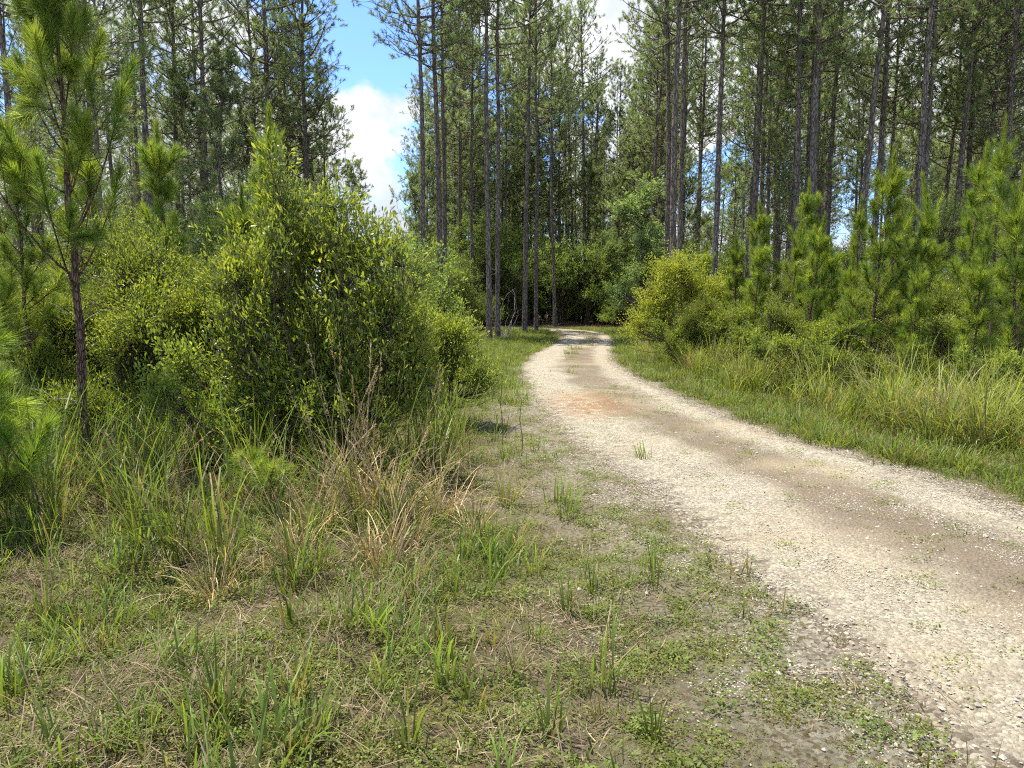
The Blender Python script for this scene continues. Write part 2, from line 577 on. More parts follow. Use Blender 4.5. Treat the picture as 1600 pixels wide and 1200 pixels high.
def build_ground():
    nr, na = 190, 420
    r = 0.3 * (600 / 0.3) ** (np.arange(nr) / (nr - 1))
    a = np.arange(na) * 2 * PI / na
    X = (r[:, None] * np.sin(a)).ravel(); Y = (r[:, None] * np.cos(a)).ravel()
    X = np.append(X, 0); Y = np.append(Y, 0)
    Z = hgt(X, Y)
    i = np.arange(nr - 1)[:, None] * na; j = np.arange(na)[None]; j2 = (j + 1) % na
    p, q, s, u = (i + j).ravel(), (i + j2).ravel(), (i + na + j2).ravel(), (i + na + j).ravel()
    T = np.concatenate([np.stack([p, s, q], 1), np.stack([p, u, s], 1)])
    c = nr * na
    T = np.concatenate([T, np.stack([np.full(na, c), np.arange(na), (np.arange(na) + 1) % na], 1)])
    mb = MB(); mb.add(np.stack([X, Y, Z], 1), T, (1, 1, 1))
    me = mb.mesh('ground', M_GROUND, True)
    sft, w = road_uw(X, Y)
    left = -sft - w; right = sft - w
    gravel = np.where(left > right, np.clip(1.15 - left / 1.5, 0, 1), np.clip(.9 - right / .35, 0, 1)) * (Y < 14) + (Y >= 14) * np.clip(.8 - np.maximum(left, right) / .4, 0, 1)
    forest = np.clip((Y - 22) / 8, 0, 1) * np.clip((np.maximum(left, right) - 1.5) / 2, 0, 1)
    forest = np.maximum(forest, np.clip((-X - .3) / 1.2, 0, 1) * np.clip((Y - 4.2) / 1.0, 0, 1) * np.clip((12 - Y) / 2, 0, 1) * .9)
    green = np.where(left > right, np.clip(left / 1.2, 0, .25), np.clip((right - .1) / .4, 0, .8)) * (1 - forest)
    green = np.where((Y > 12) & (left > .1), np.clip(left, 0, .7) * (1 - forest), green)
    at_ = me.attributes.new('zone', 'FLOAT_COLOR', 'POINT')
    Z4 = np.stack([gravel, green, forest, np.ones_like(X)], 1).astype(np.float32)
    at_.data.foreach_set('color', np.clip(Z4, 0, 1).ravel())
    o = bpy.data.objects.new('ground', me); COL.objects.link(o)
    tag(o, 'sandy soil with weeds and straw on both sides of the gravel road', kind='structure')


def build_road():
    rng = np.random.default_rng(5)
    nu = 33
    # resample evenly enough and roughen both edges
    s = np.concatenate([[0], np.cumsum(np.linalg.norm(np.diff(CLD[:, :2], axis=0), axis=1))])
    sv = np.arange(0, s[-1], .09)
    cx, cy_, hw = (np.interp(sv, s, CLD[:, i]) for i in range(3))
    nx, ny = (np.interp(sv, s, CN[:, i]) for i in range(2))
    def rough(seed):
        r = np.random.default_rng(seed)
        a = r.normal(size=len(sv)); 
        k = np.exp(-np.linspace(-2, 2, 13) ** 2); k /= k.sum()
        k2 = np.exp(-np.linspace(-2, 2, 31) ** 2); k2 /= k2.sum()
        return .10 * np.convolve(a, k, 'same') + .35 * np.convolve(r.normal(size=len(sv)), k2, 'same')
    el, er = hw + rough(1) * .5 + .04, hw + rough(2) * .45
    uu = np.sin(np.linspace(-1, 1, nu) * PI / 2)
    off = np.where(uu[None] < 0, uu[None] * el[:, None], uu[None] * er[:, None])
    X = cx[:, None] + nx[:, None] * off; Y = cy_[:, None] + ny[:, None] * off
    au = np.abs(uu)
    prof = .005 + .014 * np.clip((1 - au) * 6, 0, 1) - .006 * np.exp(-((au - .55) / .2) ** 2)
    Z = prof[None] + .0025 * np.sin(X * 5 + Y * 3) * (au < .95)
    Z = Z + (au > .8) * (rng.normal(size=Z.shape) * .006 - .004) - .02 * (au > .995)
    n = len(sv)
    i = np.arange(n - 1)[:, None] * nu; j = np.arange(nu - 1)[None]
    a, b, c, d = (i + j).ravel(), (i + j + 1).ravel(), (i + nu + j + 1).ravel(), (i + nu + j).ravel()
    T = np.concatenate([np.stack([a, b, c], 1), np.stack([a, c, d], 1)])
    mb = MB(); mb.add(np.stack([X, Y, Z], -1).reshape(-1, 3), T, (1, 1, 1))
    me = mb.mesh('road', M_ROAD, True)
    uvl = me.uv_layers.new(name='UVMap')
    U = np.stack([np.broadcast_to(uu, (n, nu)), np.broadcast_to(sv[:, None], (n, nu))], -1).reshape(-1, 2)
    uvl.data.foreach_set('uv', U[T.ravel()].astype(np.float32).ravel())
    o = bpy.data.objects.new('road', me); COL.objects.link(o)
    tag(o, 'pale crushed limestone track curving away into the pines', kind='structure')


build_ground()
build_road()

# ------------------------------------------------------------------ plant makers
PINE_D, PINE_L = A(.145, .215, .09), A(.33, .42, .2)


def tall_pine(seed, H=21.0, crown0=.45, blen=3.0, nb=52, r0=.17, needles_per=46, low=0.0):
    rng = np.random.default_rng(seed)
    k = 26
    z = np.linspace(-.3, H, k)
    wob = np.cumsum(rng.normal(size=(k, 2)) * .035, 0); wob -= wob[0]
    wob *= np.linspace(0, 1, k)[:, None]
    P = np.concatenate([wob, z[:, None]], 1)
    rel = np.clip(z / H, 0, 1)
    R = .84 * r0 * (1 - rel) ** .75 * (1 + .35 * np.exp(-z.clip(0) / .5)) + .02
    tr = MB(); tubes(tr, P[None], R[None], 12, (1, 1, 1), rng)
    trunk = tr.mesh('trunk', M_BARK, True)
    br, cr = MB(), MB()
    # main limbs
    h = np.sort(crown0 + (1 - crown0) * rng.random(nb) ** .85 * .98)
    ga = np.arange(nb) * 2.399 + rng.normal(size=nb) * .5
    c = (h - crown0) / (1 - crown0)
    Lb = blen * (np.clip(1 - c, 0, 1) ** .6 * (.55 + .45 * np.clip(c / .25, 0, 1)) + .22) * rng.uniform(.6, 1.15, nb)
    el = np.radians(6 + 50 * c ** 1.2 + rng.normal(size=nb) * 11)
    base = np.stack([np.interp(h * H, z, P[:, i]) for i in range(3)], 1)
    hd = np.stack([np.cos(ga), np.sin(ga), np.zeros(nb)], 1)
    tip = base + hd * (Lb * np.cos(el))[:, None] + A(0, 0, 1) * (Lb * np.sin(el) + Lb * .18)[:, None]
    sag = A(0, 0, -1) * (Lb * .09)[:, None] + rng.normal(size=(nb, 3)) * .08
    bp = curve_path(base, tip, 7, sag, rng, .05)
    br_r = (.012 + .013 * Lb)[:, None] * np.linspace(1, .25, 7)
    tubes(br, bp, br_r, 4, (1, 1, 1), rng)
    # side branchlets with tufts at the ends
    m = 8
    tt = np.linspace(.42, 1.0, m)[None] + rng.normal(size=(nb, m)) * .04
    tt = np.clip(tt, .2, 1)
    idx = tt * 6
    i0 = np.clip(idx.astype(int), 0, 5); f = (idx - i0)[..., None]
    rr = np.arange(nb)[:, None]
    sb = bp[rr, i0] * (1 - f) + bp[rr, i0 + 1] * f
    dirb = norm(bp[:, -1] - bp[:, 0])
    sd = norm(dirb[:, None] * .7 + rng.normal(size=(nb, m, 3)) * .75 + A(0, 0, .45))
    sl = rng.uniform(.3, 1.0, (nb, m)) * np.clip(Lb / blen * 1.3, .35, 1)[:, None]
    sb = sb.reshape(-1, 3); sd = sd.reshape(-1, 3); sl = sl.ravel()
    st = sb + sd * sl[:, None] + A(0, 0, .12) * sl[:, None]
    sp = curve_path(sb, st, 4, A(0, 0, -1) * (sl * .06)[:, None])
    tubes(br, sp, np.array([.011, .009, .007, .005])[None].repeat(len(sp), 0), 3, (1, 1, 1), rng)
    # tufts: two or three to a branchlet
    q = 2
    fb = sp[:, -1][:, None] * np.array([1, .8])[None, :, None] + sp[:, 0][:, None] * np.array([0, .2])[None, :, None]
    fd = norm(sd[:, None] * .55 + rng.normal(size=(len(sp), q, 3)) * .45 + A(0, 0, .55))
    fb = (fb - fd * .06).reshape(-1, 3); fd = fd.reshape(-1, 3)
    keep = np.repeat(rng.random(len(sp)) < .9, q)
    fb, fd = fb[keep], fd[keep]
    rel_c = np.repeat(np.repeat(c, m), q)[keep]
    shoots(cr, fb, fd, rng.uniform(.14, .3, len(fb)), needles_per, .21, .0155, PINE_D, PINE_L, rng, 1, .12, (.45, 1.25))
    # dead lower stubs
    nd = 7
    hz = rng.uniform(.12, crown0, nd) * H
    aa = rng.random(nd) * 2 * PI
    db = np.stack([np.interp(hz, z, P[:, i]) for i in range(3)], 1)
    dl = rng.uniform(.2, 1.3, nd)
    dt = db + np.stack([np.cos(aa), np.sin(aa), rng.uniform(-.35, .3, nd)], 1) * dl[:, None]
    tubes(br, curve_path(db, dt, 5, rng.normal(size=(nd, 3)) * .06, rng, .03), (.016 * np.linspace(1, .3, 5))[None].repeat(nd, 0), 4, (1, 1, 1), rng)
    return [('trunk', trunk), ('crown', joined('crown', br, M_BARK, cr, M_PINE_FAR))]


YP_A, YP_B = A(.095, .185, .033), A(.32, .41, .07)


def young_pine(seed, H=3.5, bare=.25, nper=260, r0=.045, blen=.9, nl=.23, nw=.0032, whorl=.42, seg=1, lead=.6, e0=22, bark=None, ca=YP_A, cb=YP_B, dead=6, side=3):
    rng = np.random.default_rng(seed)
    k = 14
    z = np.linspace(-.15, H, k)
    wob = np.cumsum(rng.normal(size=(k, 2)) * .012 * H / 3.5, 0); wob -= wob[0]
    P = np.concatenate([wob, z[:, None]], 1)
    R = r0 * (1 - np.clip(z / H, 0, 1) * .8)
    R[0] *= 1.4; R[1] *= 1.1
    tr = MB(); tubes(tr, P[None], R[None], 10, (1, 1, 1), rng)
    br, cr = MB(), MB()
    hs = np.arange(H * bare, H - lead * .6, whorl)
    B, D, L = [], [], []
    for hh in hs:
        nb = rng.integers(3, 6)
        a0 = rng.random() * 6.28
        for q in range(nb):
            a = a0 + q * 2 * PI / nb + rng.normal() * .25
            c = (hh - H * bare) / (H * (1 - bare))
            e = math.radians(e0 + (57 - e0) * c + rng.normal() * 8)
            B.append(A(*[np.interp(hh + rng.normal() * .05, z, P[:, i]) for i in range(3)]))
            D.append(A(math.cos(a) * math.cos(e), math.sin(a) * math.cos(e), math.sin(e)))
            L.append(blen * (1 - .68 * c) * rng.uniform(.55, 1.1))
    B, D, L = np.array(B), np.array(D), np.array(L)
    T = B + D * L[:, None] + A(0, 0, .28) * L[:, None]
    bp = curve_path(B, T, 6, A(0, 0, -1) * (L * .12)[:, None])
    tubes(br, bp, (.005 + .009 * L)[:, None] * np.linspace(1, .45, 6), 5, (1, 1, 1), rng)
    ed = norm(bp[:, -1] - bp[:, -2])
    ed = norm(ed + A(0, 0, .35))
    sl = np.clip(L * .65, .22, .5)
    shoots(cr, bp[:, -1] - ed * (sl * .55)[:, None], ed, sl, nper, nl, nw, ca, cb, rng, seg, .1, (.35, .95))
    # side branchlets
    if side:
        nS = len(B)
        tt = rng.uniform(.4, .9, (nS, side)); idx = tt * 5
        i0 = np.clip(idx.astype(int), 0, 4); f = (idx - i0)[..., None]; rr = np.arange(nS)[:, None]
        sb = (bp[rr, i0] * (1 - f) + bp[rr, i0 + 1] * f).reshape(-1, 3)
        sd = norm(np.repeat(ed, side, 0) * .6 + rng.normal(size=(nS * side, 3)) * .5 + A(0, 0, .35))
        s2 = np.repeat(L, side) * rng.uniform(.2, .45, nS * side)
        st = sb + sd * s2[:, None]
        tubes(br, curve_path(sb, st, 4, A(0, 0, -1) * (s2 * .08)[:, None]), np.array([.005, .004, .004, .003])[None].repeat(len(sb), 0), 4, (1, 1, 1), rng)
        kk = rng.random(len(sb)) < .85
        shoots(cr, (st - sd * .12)[kk], sd[kk], rng.uniform(.16, .32, kk.sum()), int(nper * .6), nl * .92, nw, ca, cb, rng, seg, .12, (.4, 1.0))
    # leader
    top = P[-1]
    shoots(cr, (top - A(0, 0, lead * .75))[None], A(.03, .02, 1)[None], A(lead), int(nper * 3.2), nl, nw, ca * .9, cb * .9, rng, seg, .05, (.2, .75))
    nt = 4
    la = rng.random() * 6 + np.arange(nt) * 2 * PI / nt
    ld = norm(np.stack([np.cos(la) * .45, np.sin(la) * .45, np.ones(nt)], 1))
    shoots(cr, (top - A(0, 0, lead * .8))[None].repeat(nt, 0) + ld * .08, ld, np.full(nt, lead * .6), nper, nl * .9, nw, ca, cb, rng, seg, .05, (.3, .85))
    parts = [('trunk', tr.mesh('trunk', bark or M_BARK_RED, True)), ('crown', joined('crown', br, bark or M_BARK_RED, cr, M_PINE_YOUNG))]
    if dead:
        db = MB()
        hz = rng.uniform(.08, max(bare * 1.6, .3), dead) * H; aa = rng.random(dead) * 2 * PI
        b0 = np.stack([np.interp(hz, z, P[:, i]) for i in range(3)], 1)
        dl = rng.uniform(.2, .7, dead) * min(1, H / 3)
        dt = b0 + np.stack([np.cos(aa), np.sin(aa), rng.uniform(.1, .8, dead)], 1) * dl[:, None]
        tubes(db, curve_path(b0, dt, 6, rng.normal(size=(dead, 3)) * .04, rng, .02), (.006 * np.linspace(1, .3, 6))[None].repeat(dead, 0), 4, (1, 1, 1), rng)
        parts.append(('dead_branches', db.mesh('dead_branches', M_DEAD, True)))
    return parts


def seedling_pine(seed, H=.5, nper=160, nl=.14):
    rng = np.random.default_rng(seed)
    st, cr = MB(), MB()
    P = np.stack([np.zeros(6), np.zeros(6), np.linspace(-.05, H, 6)], 1) + rng.normal(size=(6, 3)) * .008
    tubes(st, P[None], np.linspace(.011, .005, 6)[None], 7, (1, 1, 1), rng)
    n = 6
    hz = np.linspace(.35, .85, n) * H; aa = np.arange(n) * 2.4
    d = norm(np.stack([np.cos(aa), np.sin(aa), np.full(n, .9)], 1))
    b = np.stack([np.zeros(n), np.zeros(n), hz], 1)
    Ls = np.linspace(.3, .14, n) * H / .5
    tubes(st, curve_path(b, b + d * Ls[:, None], 4, A(0, 0, -.02)[None].repeat(n, 0)), np.array([.005, .004, .003, .002])[None].repeat(n, 0), 4, (1, 1, 1), rng)
    shoots(cr, b + d * (Ls * .4)[:, None], d, Ls * .7, nper, nl, .0028, YP_A * 1.1, YP_B * 1.1, rng, 2, .15, (.4, 1.1))
    shoots(cr, A(0, 0, H * .55)[None], A(0, 0, 1)[None], A(H * .5), nper * 2, nl, .0028, YP_A * 1.1, YP_B * 1.1, rng, 2, .1, (.3, 1.0))
    return [('stem', st.mesh('stem', M_BARK_RED, True)), ('crown', cr.mesh('crown', M_PINE_YOUNG))]


def leafy(seed, blobs, ntips, nleaf, ll, lw, cA, cB, cN, mat, nstem=7, r0=.02, base_spread=.12, four=False, twig=.32, upness=.5, trunk=False, lean=.35, stemmat=None, shell=.5, newtip=.55):
    """shrub or small broadleaf tree whose twigs end all through a lumpy crown"""
    rng = np.random.default_rng(seed)
    blobs = np.array(blobs, float)
    vol = blobs[:, 3] * blobs[:, 4] * blobs[:, 5]
    bi = rng.choice(len(blobs), ntips, p=vol ** .8 / (vol ** .8).sum())
    d = norm(rng.normal(size=(ntips, 3)))
    r = (shell + (1 - shell) * rng.random(ntips)) * rng.uniform(.62, 1.3, ntips)
    ctr, rad = blobs[bi, :3], blobs[bi, 3:6]
    tip = ctr + d * r[:, None] * rad
    low = tip[:, 2] < .12
    tip[low, 2] = .12 + rng.random(low.sum()) * .3
    outd = norm(d * rad)
    td = norm(outd * .8 + A(0, 0, upness) + rng.normal(size=(ntips, 3)) * .35)
    tw = twig * rng.uniform(.6, 1.3, ntips)
    tb = tip - td * tw[:, None]
    # stems
    zmax = tip[:, 2].max()
    k = 9
    br = MB()
    if trunk:
        nstem = 1
    ends = ctr[rng.integers(0, ntips, nstem)] + rng.normal(size=(nstem, 3)) * .12 * blobs[:, 3:6].mean()
    ends[:, 2] = np.maximum(ends[:, 2], zmax * .62)
    if trunk:
        ends[0] = (blobs[:, :3] * vol[:, None]).sum(0) / vol.sum(); ends[0, 2] = zmax * .9
    ang = rng.random(nstem) * 2 * PI
    b0 = np.stack([np.cos(ang), np.sin(ang), np.zeros(nstem)], 1) * base_spread * rng.random((nstem, 1)) ** .5
    b0[:, 2] = -.08
    sp = curve_path(b0, ends, k, rng.normal(size=(nstem, 3)) * .1 * np.array([1, 1, .2]) * zmax * .3, rng, .015 * zmax)
    tubes(br, sp, (r0 * rng.uniform(.7, 1.2, nstem))[:, None] * np.linspace(1, .3, k), 7, (1, 1, 1), rng)
    # each twig joins the stem point that suits it best (nearest, below it)
    sf = sp[:, 2:].reshape(-1, 3)
    dd = np.linalg.norm(tb[:, None] - sf[None] - A(0, 0, .25 * zmax * .4), axis=2) + np.where(sf[None, :, 2] > tb[:, None, 2], .8, 0)
    j = sf[np.argmin(dd, 1)]
    ln = np.linalg.norm(tb - j, axis=1)
    bp = curve_path(j, tb, 5, A(0, 0, -1) * (ln * .10)[:, None] + rng.normal(size=(ntips, 3)) * (ln * .05)[:, None])
    rb = np.clip(.003 + .0035 * ln, .002, r0 * .5)
    tubes(br, bp, rb[:, None] * np.linspace(1, .5, 5), 4, (1, 1, 1), rng)
    tubes(br, np.stack([tb, (tb + tip) / 2, tip], 1), np.array([.0028, .0024, .0015])[None].repeat(ntips, 0) * (1 + twig), 3, (1, 1, 1), rng)
    # leaves
    lf = MB()
    tt = rng.random((ntips, nleaf)) ** .75
    tt[:, :4] = 1
    pos = tb[:, None] + td[:, None] * (tw[:, None] * tt)[..., None] + rng.normal(size=(ntips, nleaf, 3)) * twig * .13
    a, b = perp_frame(td, rng)
    ph = rng.random((ntips, nleaf)) * 2 * PI
    an = rng.uniform(.35, 1.25, (ntips, nleaf)) * (1.15 - .45 * tt)
    ld = np.cos(an)[..., None] * td[:, None] + np.sin(an)[..., None] * (np.cos(ph)[..., None] * a[:, None] + np.sin(ph)[..., None] * b[:, None])
    ld = norm(ld + A(0, 0, lean))
    f = rng.random((ntips, 1)) * .55 + rng.random((ntips, nleaf)) * .45
    col = cA * (1 - f[..., None]) + cB * f[..., None]
    fresh = np.clip((tt - newtip) / (1 - newtip), 0, 1) * (rng.random((ntips, 1)) ** .7)
    col = col * (1 - fresh[..., None]) + cN * fresh[..., None]
    L = ll * rng.uniform(.55, 1.15, (ntips, nleaf))
    W_ = L / ll * lw * rng.uniform(.8, 1.2, (ntips, nleaf))
    leaves(lf, pos.reshape(-1, 3), ld.reshape(-1, 3), L.ravel(), W_.ravel(), col.reshape(-1, 3), rng, four)
    return [('trunk' if trunk else 'stems', br.mesh('stems', stemmat or M_TWIG, True)), ('crown' if trunk else 'foliage', lf.mesh('foliage', mat))]


def grass_clump(seed, n=60, L=.6, Wd=.007, rad=.07, th=.25, bend=1.1, cb=(.16, .15, .07), ct=(.13, .2, .04), var=.3, nseg=5, dry=0.0, drycol=(.36, .28, .15)):
    rng = np.random.default_rng(seed)
    a = rng.random(n) * 2 * PI
    r = rad * np.sqrt(rng.random(n))
    B = np.stack([np.cos(a) * r, np.sin(a) * r, np.full(n, -.03)], 1)
    az = a + rng.normal(size=n) * .7
    v = rng.uniform(1 - var, 1 + var, (n, 1))
    colb, colt = A(*cb) * v, A(*ct) * v
    dm = rng.random(n) < dry
    dv = rng.uniform(.55, 1.2, (n, 1))
    colb[dm] = (A(*drycol) * dv * .8)[dm]; colt[dm] = (A(*drycol) * dv)[dm]
    # tips a little yellower
    ln = L * rng.uniform(.35, 1.1, n)
    mb = MB()
    blades(mb, B, az, np.abs(rng.normal(size=n)) * th, rng.gamma(2, bend / 2, n), ln, Wd * rng.uniform(.6, 1.3, n), colb, colt, nseg)
    return mb


def proto(mb, name, mat):
    return bpy.data.objects.new(name, mb.mesh(name, mat))


def scatter(name, protos, pts, rot, scl, idx, label):
    """uncountable ground cover: one object, small patches repeated at given spots"""
    me = bpy.data.meshes.new(name)
    me.vertices.add(len(pts))
    me.vertices.foreach_set('co', np.asarray(pts, np.float32).ravel())
    for an, ty, val, key in (('rot', 'FLOAT_VECTOR', rot, 'vector'), ('scl', 'FLOAT', scl, 'value'), ('idx', 'INT', idx, 'value')):
        a_ = me.attributes.new(an, ty, 'POINT')
        a_.data.foreach_set(key, np.asarray(val, np.int32 if ty == 'INT' else np.float32).ravel())
    col = bpy.data.collections.new(name + '_kinds')
    for i, p in enumerate(protos):
        p.name = f'{name}_kind_{i:02d}'
        col.objects.link(p)
    o = bpy.data.objects.new(name, me); COL.objects.link(o)
    tag(o, label, kind='stuff')
    ng = bpy.data.node_groups.new(name, 'GeometryNodeTree')
    ng.interface.new_socket('Geometry', in_out='INPUT', socket_type='NodeSocketGeometry')
    ng.interface.new_socket('Geometry', in_out='OUTPUT', socket_type='NodeSocketGeometry')
    gi, go = ng.nodes.new('NodeGroupInput'), ng.nodes.new('NodeGroupOutput')
    ci = ng.nodes.new('GeometryNodeCollectionInfo')
    ci.inputs['Collection'].default_value = col
    ci.inputs['Separate Children'].default_value = True
    ci.inputs['Reset Children'].default_value = True
    ip = ng.nodes.new('GeometryNodeInstanceOnPoints')
    ip.inputs['Pick Instance'].default_value = True
    def na(n_, ty):
        x = ng.nodes.new('GeometryNodeInputNamedAttribute'); x.data_type = ty
        x.inputs['Name'].default_value = n_
        return x.outputs['Attribute']
    L = ng.links.new
    L(gi.outputs[0], ip.inputs['Points']); L(ci.outputs[0], ip.inputs['Instance'])
    L(na('idx', 'INT'), ip.inputs['Instance Index']); L(na('rot', 'FLOAT_VECTOR'), ip.inputs['Rotation']); L(na('scl', 'FLOAT'), ip.inputs['Scale'])
    L(ip.outputs[0], go.inputs[0])
    md = o.modifiers.new('scatter', 'NODES'); md.node_group = ng
    return o

# ------------------------------------------------------------------ tall pines
rngL = np.random.default_rng(77)
TALL = [tall_pine(11, 22, .5, 2.6, 50, .145), tall_pine(12, 20, .52, 2.3, 44, .125), tall_pine(13, 24, .53, 2.8, 50, .16), tall_pine(14, 21, .4, 2.7, 60, .15), tall_pine(15, 19, .52, 2.0, 38, .11), tall_pine(16, 22, .55, 2.2, 40, .13)]
MID = [tall_pine(21, 11, .3, 1.5, 40, .075), tall_pine(22, 14, .36, 1.6, 44, .09), tall_pine(23, 8.5, .2, 1.4, 40, .06), tall_pine(24, 16, .4, 1.7, 44, .1)]

placed = []


def pine_at(px, dist, kind, label, group=None, scale=1.0, tilt=0.0, mid=False, rz=None, name=None):
    x, y = at(px, dist, 5.0)
    placed.append((x, y))
    rz = rngL.random() * 6.28 if rz is None else rz
    # lean in world space: positive tilts the top to +X
    thing(name or ('pine_tree'), (MID if mid else TALL)[kind], label, 'pine tree', gnd(x, y), rz, scale, group, (tilt * -math.sin(rz), tilt * math.cos(rz)) if tilt else (0, 0))


STAND = [
    (20, 24, 1, 'tall grey pine trunk at the far left edge behind the young pine', .9, 0, False),
    (236, 29, 0, 'tall pine whose grey trunk rises just behind the young pine at the left', 1, 0, False),
    (222, 36, 4, 'thin pine close behind the tall grey trunk at the left', 1, 0, False),
    (322, 31, 3, 'crooked branchy pine standing left of the large glossy bush top', .95, -.01, False),
    (402, 36, 3, 'full dark pine behind the young pine tip above the bush', .9, 0, False),
    (452, 39, 3, 'broad dark pine crown above the middle of the glossy bush', .86, 0, False),
    (482, 36, 3, 'dark pine with low spreading limbs forming the left side of the sky gap', .97, 0, False),
    (560, 44, 0, 'small dense pine low beside the left side of the sky gap', .86, 0, True),
    (510, 42, 1, 'mid height pine stepping down towards the sky gap', .98, 0, True),
    (660, 31, 1, 'straight pine trunk just right of the sky gap, first of the row', 1, 0, False),
    (688, 33, 0, 'second straight pine trunk right of the sky gap', 1, .005, False),
    (652, 46, 2, 'small bushy pine filling the right side of the sky gap', 1.05, 0, True),
    (738, 41, 4, 'thin dim pine between the gap-side trunks and the roadside pair', 1, 0, False),
    (764, 30.5, 4, 'slender pine with its foot on the grass verge, left of a close pair', 1.05, .012, False),
    (777, 32, 4, 'slender pine with its foot on the grass verge, right of a close pair', 1.0, .016, False),
    (820, 37, 2, 'thick pine at the left road edge where the track bends', .85, .004, False),
    (838, 38.5, 1, 'thinner pine touching the thick trunk at the road bend', .9, 0, False),
    (868, 46, 4, 'thin pine leaning right above the road bend', 1.05, .05, False),
    (962, 58, 1, 'narrow pine with a pointed crown behind the road bend, in the bright gap', .8, 0, False),
    (1000, 62, 3, 'narrow dim pine right of the pointed crown behind the road bend', .75, 0, False),
    (1054, 27, 0, 'thick dark pine rising out of the yellow-green bush', .95, .03, False),
    (1064, 29.5, 5, 'second trunk close against the thick dark pine above the yellow-green bush', .95, .03, False),
    (1119, 29, 1, 'straight mid-grey pine right of the yellow-green bush', 1, .01, False),
    (1178, 30, 0, 'tall pine with bare lower trunk, left of a close pair right of the bush', 1, .012, False),
    (1192, 34, 4, 'thinner pine on the right of the close pair', 1.05, .006, False),
    (1245, 28, 0, 'thick pine above the first bright young pines', .9, .005, False),
    (1260, 31, 1, 'pine right against the thick trunk above the first young pines', 1, 0, False),
    (1284, 33, 4, 'thin leaning pine in the middle of the right stand', 1.1, .055, False),
    (1340, 26.5, 4, 'speckled slender pine leaning right above the tall young pine', 1.1, .05, False),
    (1366, 31, 3, 'forked-looking branchy pine with dark limbs in the right stand', 1, .015, False),
    (1437, 26, 1, 'sharp grey pine trunk nearest in the right stand', 1, .02, False),
    (1488, 31, 0, 'dark pine right of the sharp grey trunk', 1, .03, False),
    (1512, 34, 3, 'leaning branchy pine near the right edge of the stand', .95, .06, False),
    (1575, 30, 3, 'broad crowned pine at the right edge of the picture', .95, .02, False),
]
for px, d, k, lab, sc, tl, md in STAND:
    pine_at(px, d, k, lab, None, sc, tl, md)

# the rest of the stand, told apart only by the nearest thing one can find in front of them
MARKS = [(-9e9, 70, 'behind the left edge saplings'), (70, 190, 'behind the slender foreground pine'), (190, 300, 'right of the slender foreground pine'),
         (300, 400, 'behind the rounded left shrub'), (400, 560, 'above the large glossy bush'), (560, 700, 'just right of the sky gap'),
         (700, 800, 'behind the roadside pair of pines'), (800, 900, 'left above the road bend'), (900, 1000, 'right above the road bend'),
         (1000, 1100, 'behind the yellow-green bush'), (1100, 1200, 'right of the yellow-green bush'), (1200, 1310, 'behind the first bright saplings'),
         (1310, 1400, 'behind the tall middle sapling'), (1400, 1500, 'behind the bleached grass tuft'), (1500, 9e9, 'behind the tallest right sapling')]


def mark(px):
    return next(m for a_, b_, m in MARKS if a_ <= px < b_)


def in_gap(x, y, crown):
    return -.228 - crown / y * .8 < x / y < -.150 + crown / y * .8


tries = 0
n_far = 0
while n_far < 300 and tries < 30000:
    tries += 1
    y = 25 + 65 * rngL.random() ** .9
    x = (rngL.random() * 2 - 1) * (.76 * y + 4)
    if n_far % 4 == 0:
        y = 45 + 30 * rngL.random(); x = rngL.uniform(-.14, .2) * y
    px = 800 + x / y * FPX
    s, w = road_uw(x, y)
    if abs(s[0]) < w[0] + 1.9 or (y < 32 and 620 < px < 1040) or (y < 51 and 800 < px < 1000):
        continue
    a = x / y
    mid = rngL.random() < .38
    if in_gap(x, y, 1.7 if mid else 2.6):
        continue
    if y > 44 and .125 < a < .185 and not mid and rngL.random() < .6:
        continue
    if any((x - p) ** 2 + (y - q) ** 2 < (1.0 if mid else 1.4) ** 2 for p, q in placed):
        continue
    placed.append((x, y))
    row = 'near' if y < 38 else ('mid' if y < 55 else 'deep')
    lab = ('short leafy pine ' if mid else 'tall slender pine ') + {'near': 'at the front of the stand ', 'mid': 'inside the stand ', 'deep': 'deep in the stand '}[row] + mark(px)
    kd = rngL.integers(4 if mid else 6)
    if not mid and px < 560 and rngL.random() < .65:
        kd = 3
    thing('pine_tree', (MID if mid else TALL)[kd], lab, 'pine tree', gnd(x, y), rngL.random() * 6.28,
          rngL.uniform(.85, 1.25) if mid else rngL.uniform(.8, 1.12), lab.replace('pine ', 'pines '), (rngL.normal() * .014, rngL.normal() * .014))
    n_far += 1

# ------------------------------------------------------------------ understorey broadleaf shrubs and small trees
G1, G2, G3 = A(.1, .16, .045), A(.22, .31, .085), A(.33, .41, .12)
UNDER = []
for i, (hh, rr) in enumerate([(2.2, 1.2), (3.2, 1.3), (4.5, 1.5), (1.5, 1.1)]):
    r_ = np.random.default_rng(300 + i)
    bl = [(r_.normal() * rr * .45, r_.normal() * rr * .45, hh * r_.uniform(.3, .82), rr * r_.uniform(.4, .7), rr * r_.uniform(.4, .7), hh * r_.uniform(.16, .28)) for _ in range(7)]
    UNDER.append(leafy(310 + i, bl, 330, 26, .085, .04, G1, G2, G3, M_LEAF, 6, .025, .3, False, .4, .3, False))
r_ = np.random.default_rng(350)
bl = [(r_.normal() * .9, r_.normal() * .9, z_, 1.0, 1.0, .8) for z_ in (2.2, 3.2, 4.2, 5.2, 6.2, 7.0, 3.6, 4.8)]
PALE_TREE = leafy(351, bl, 700, 26, .11, .075, A(.12, .19, .09), A(.22, .31, .14), A(.3, .39, .18), M_LEAF, 1, .07, .05, False, .5, .2, True, .1, M_BARK)

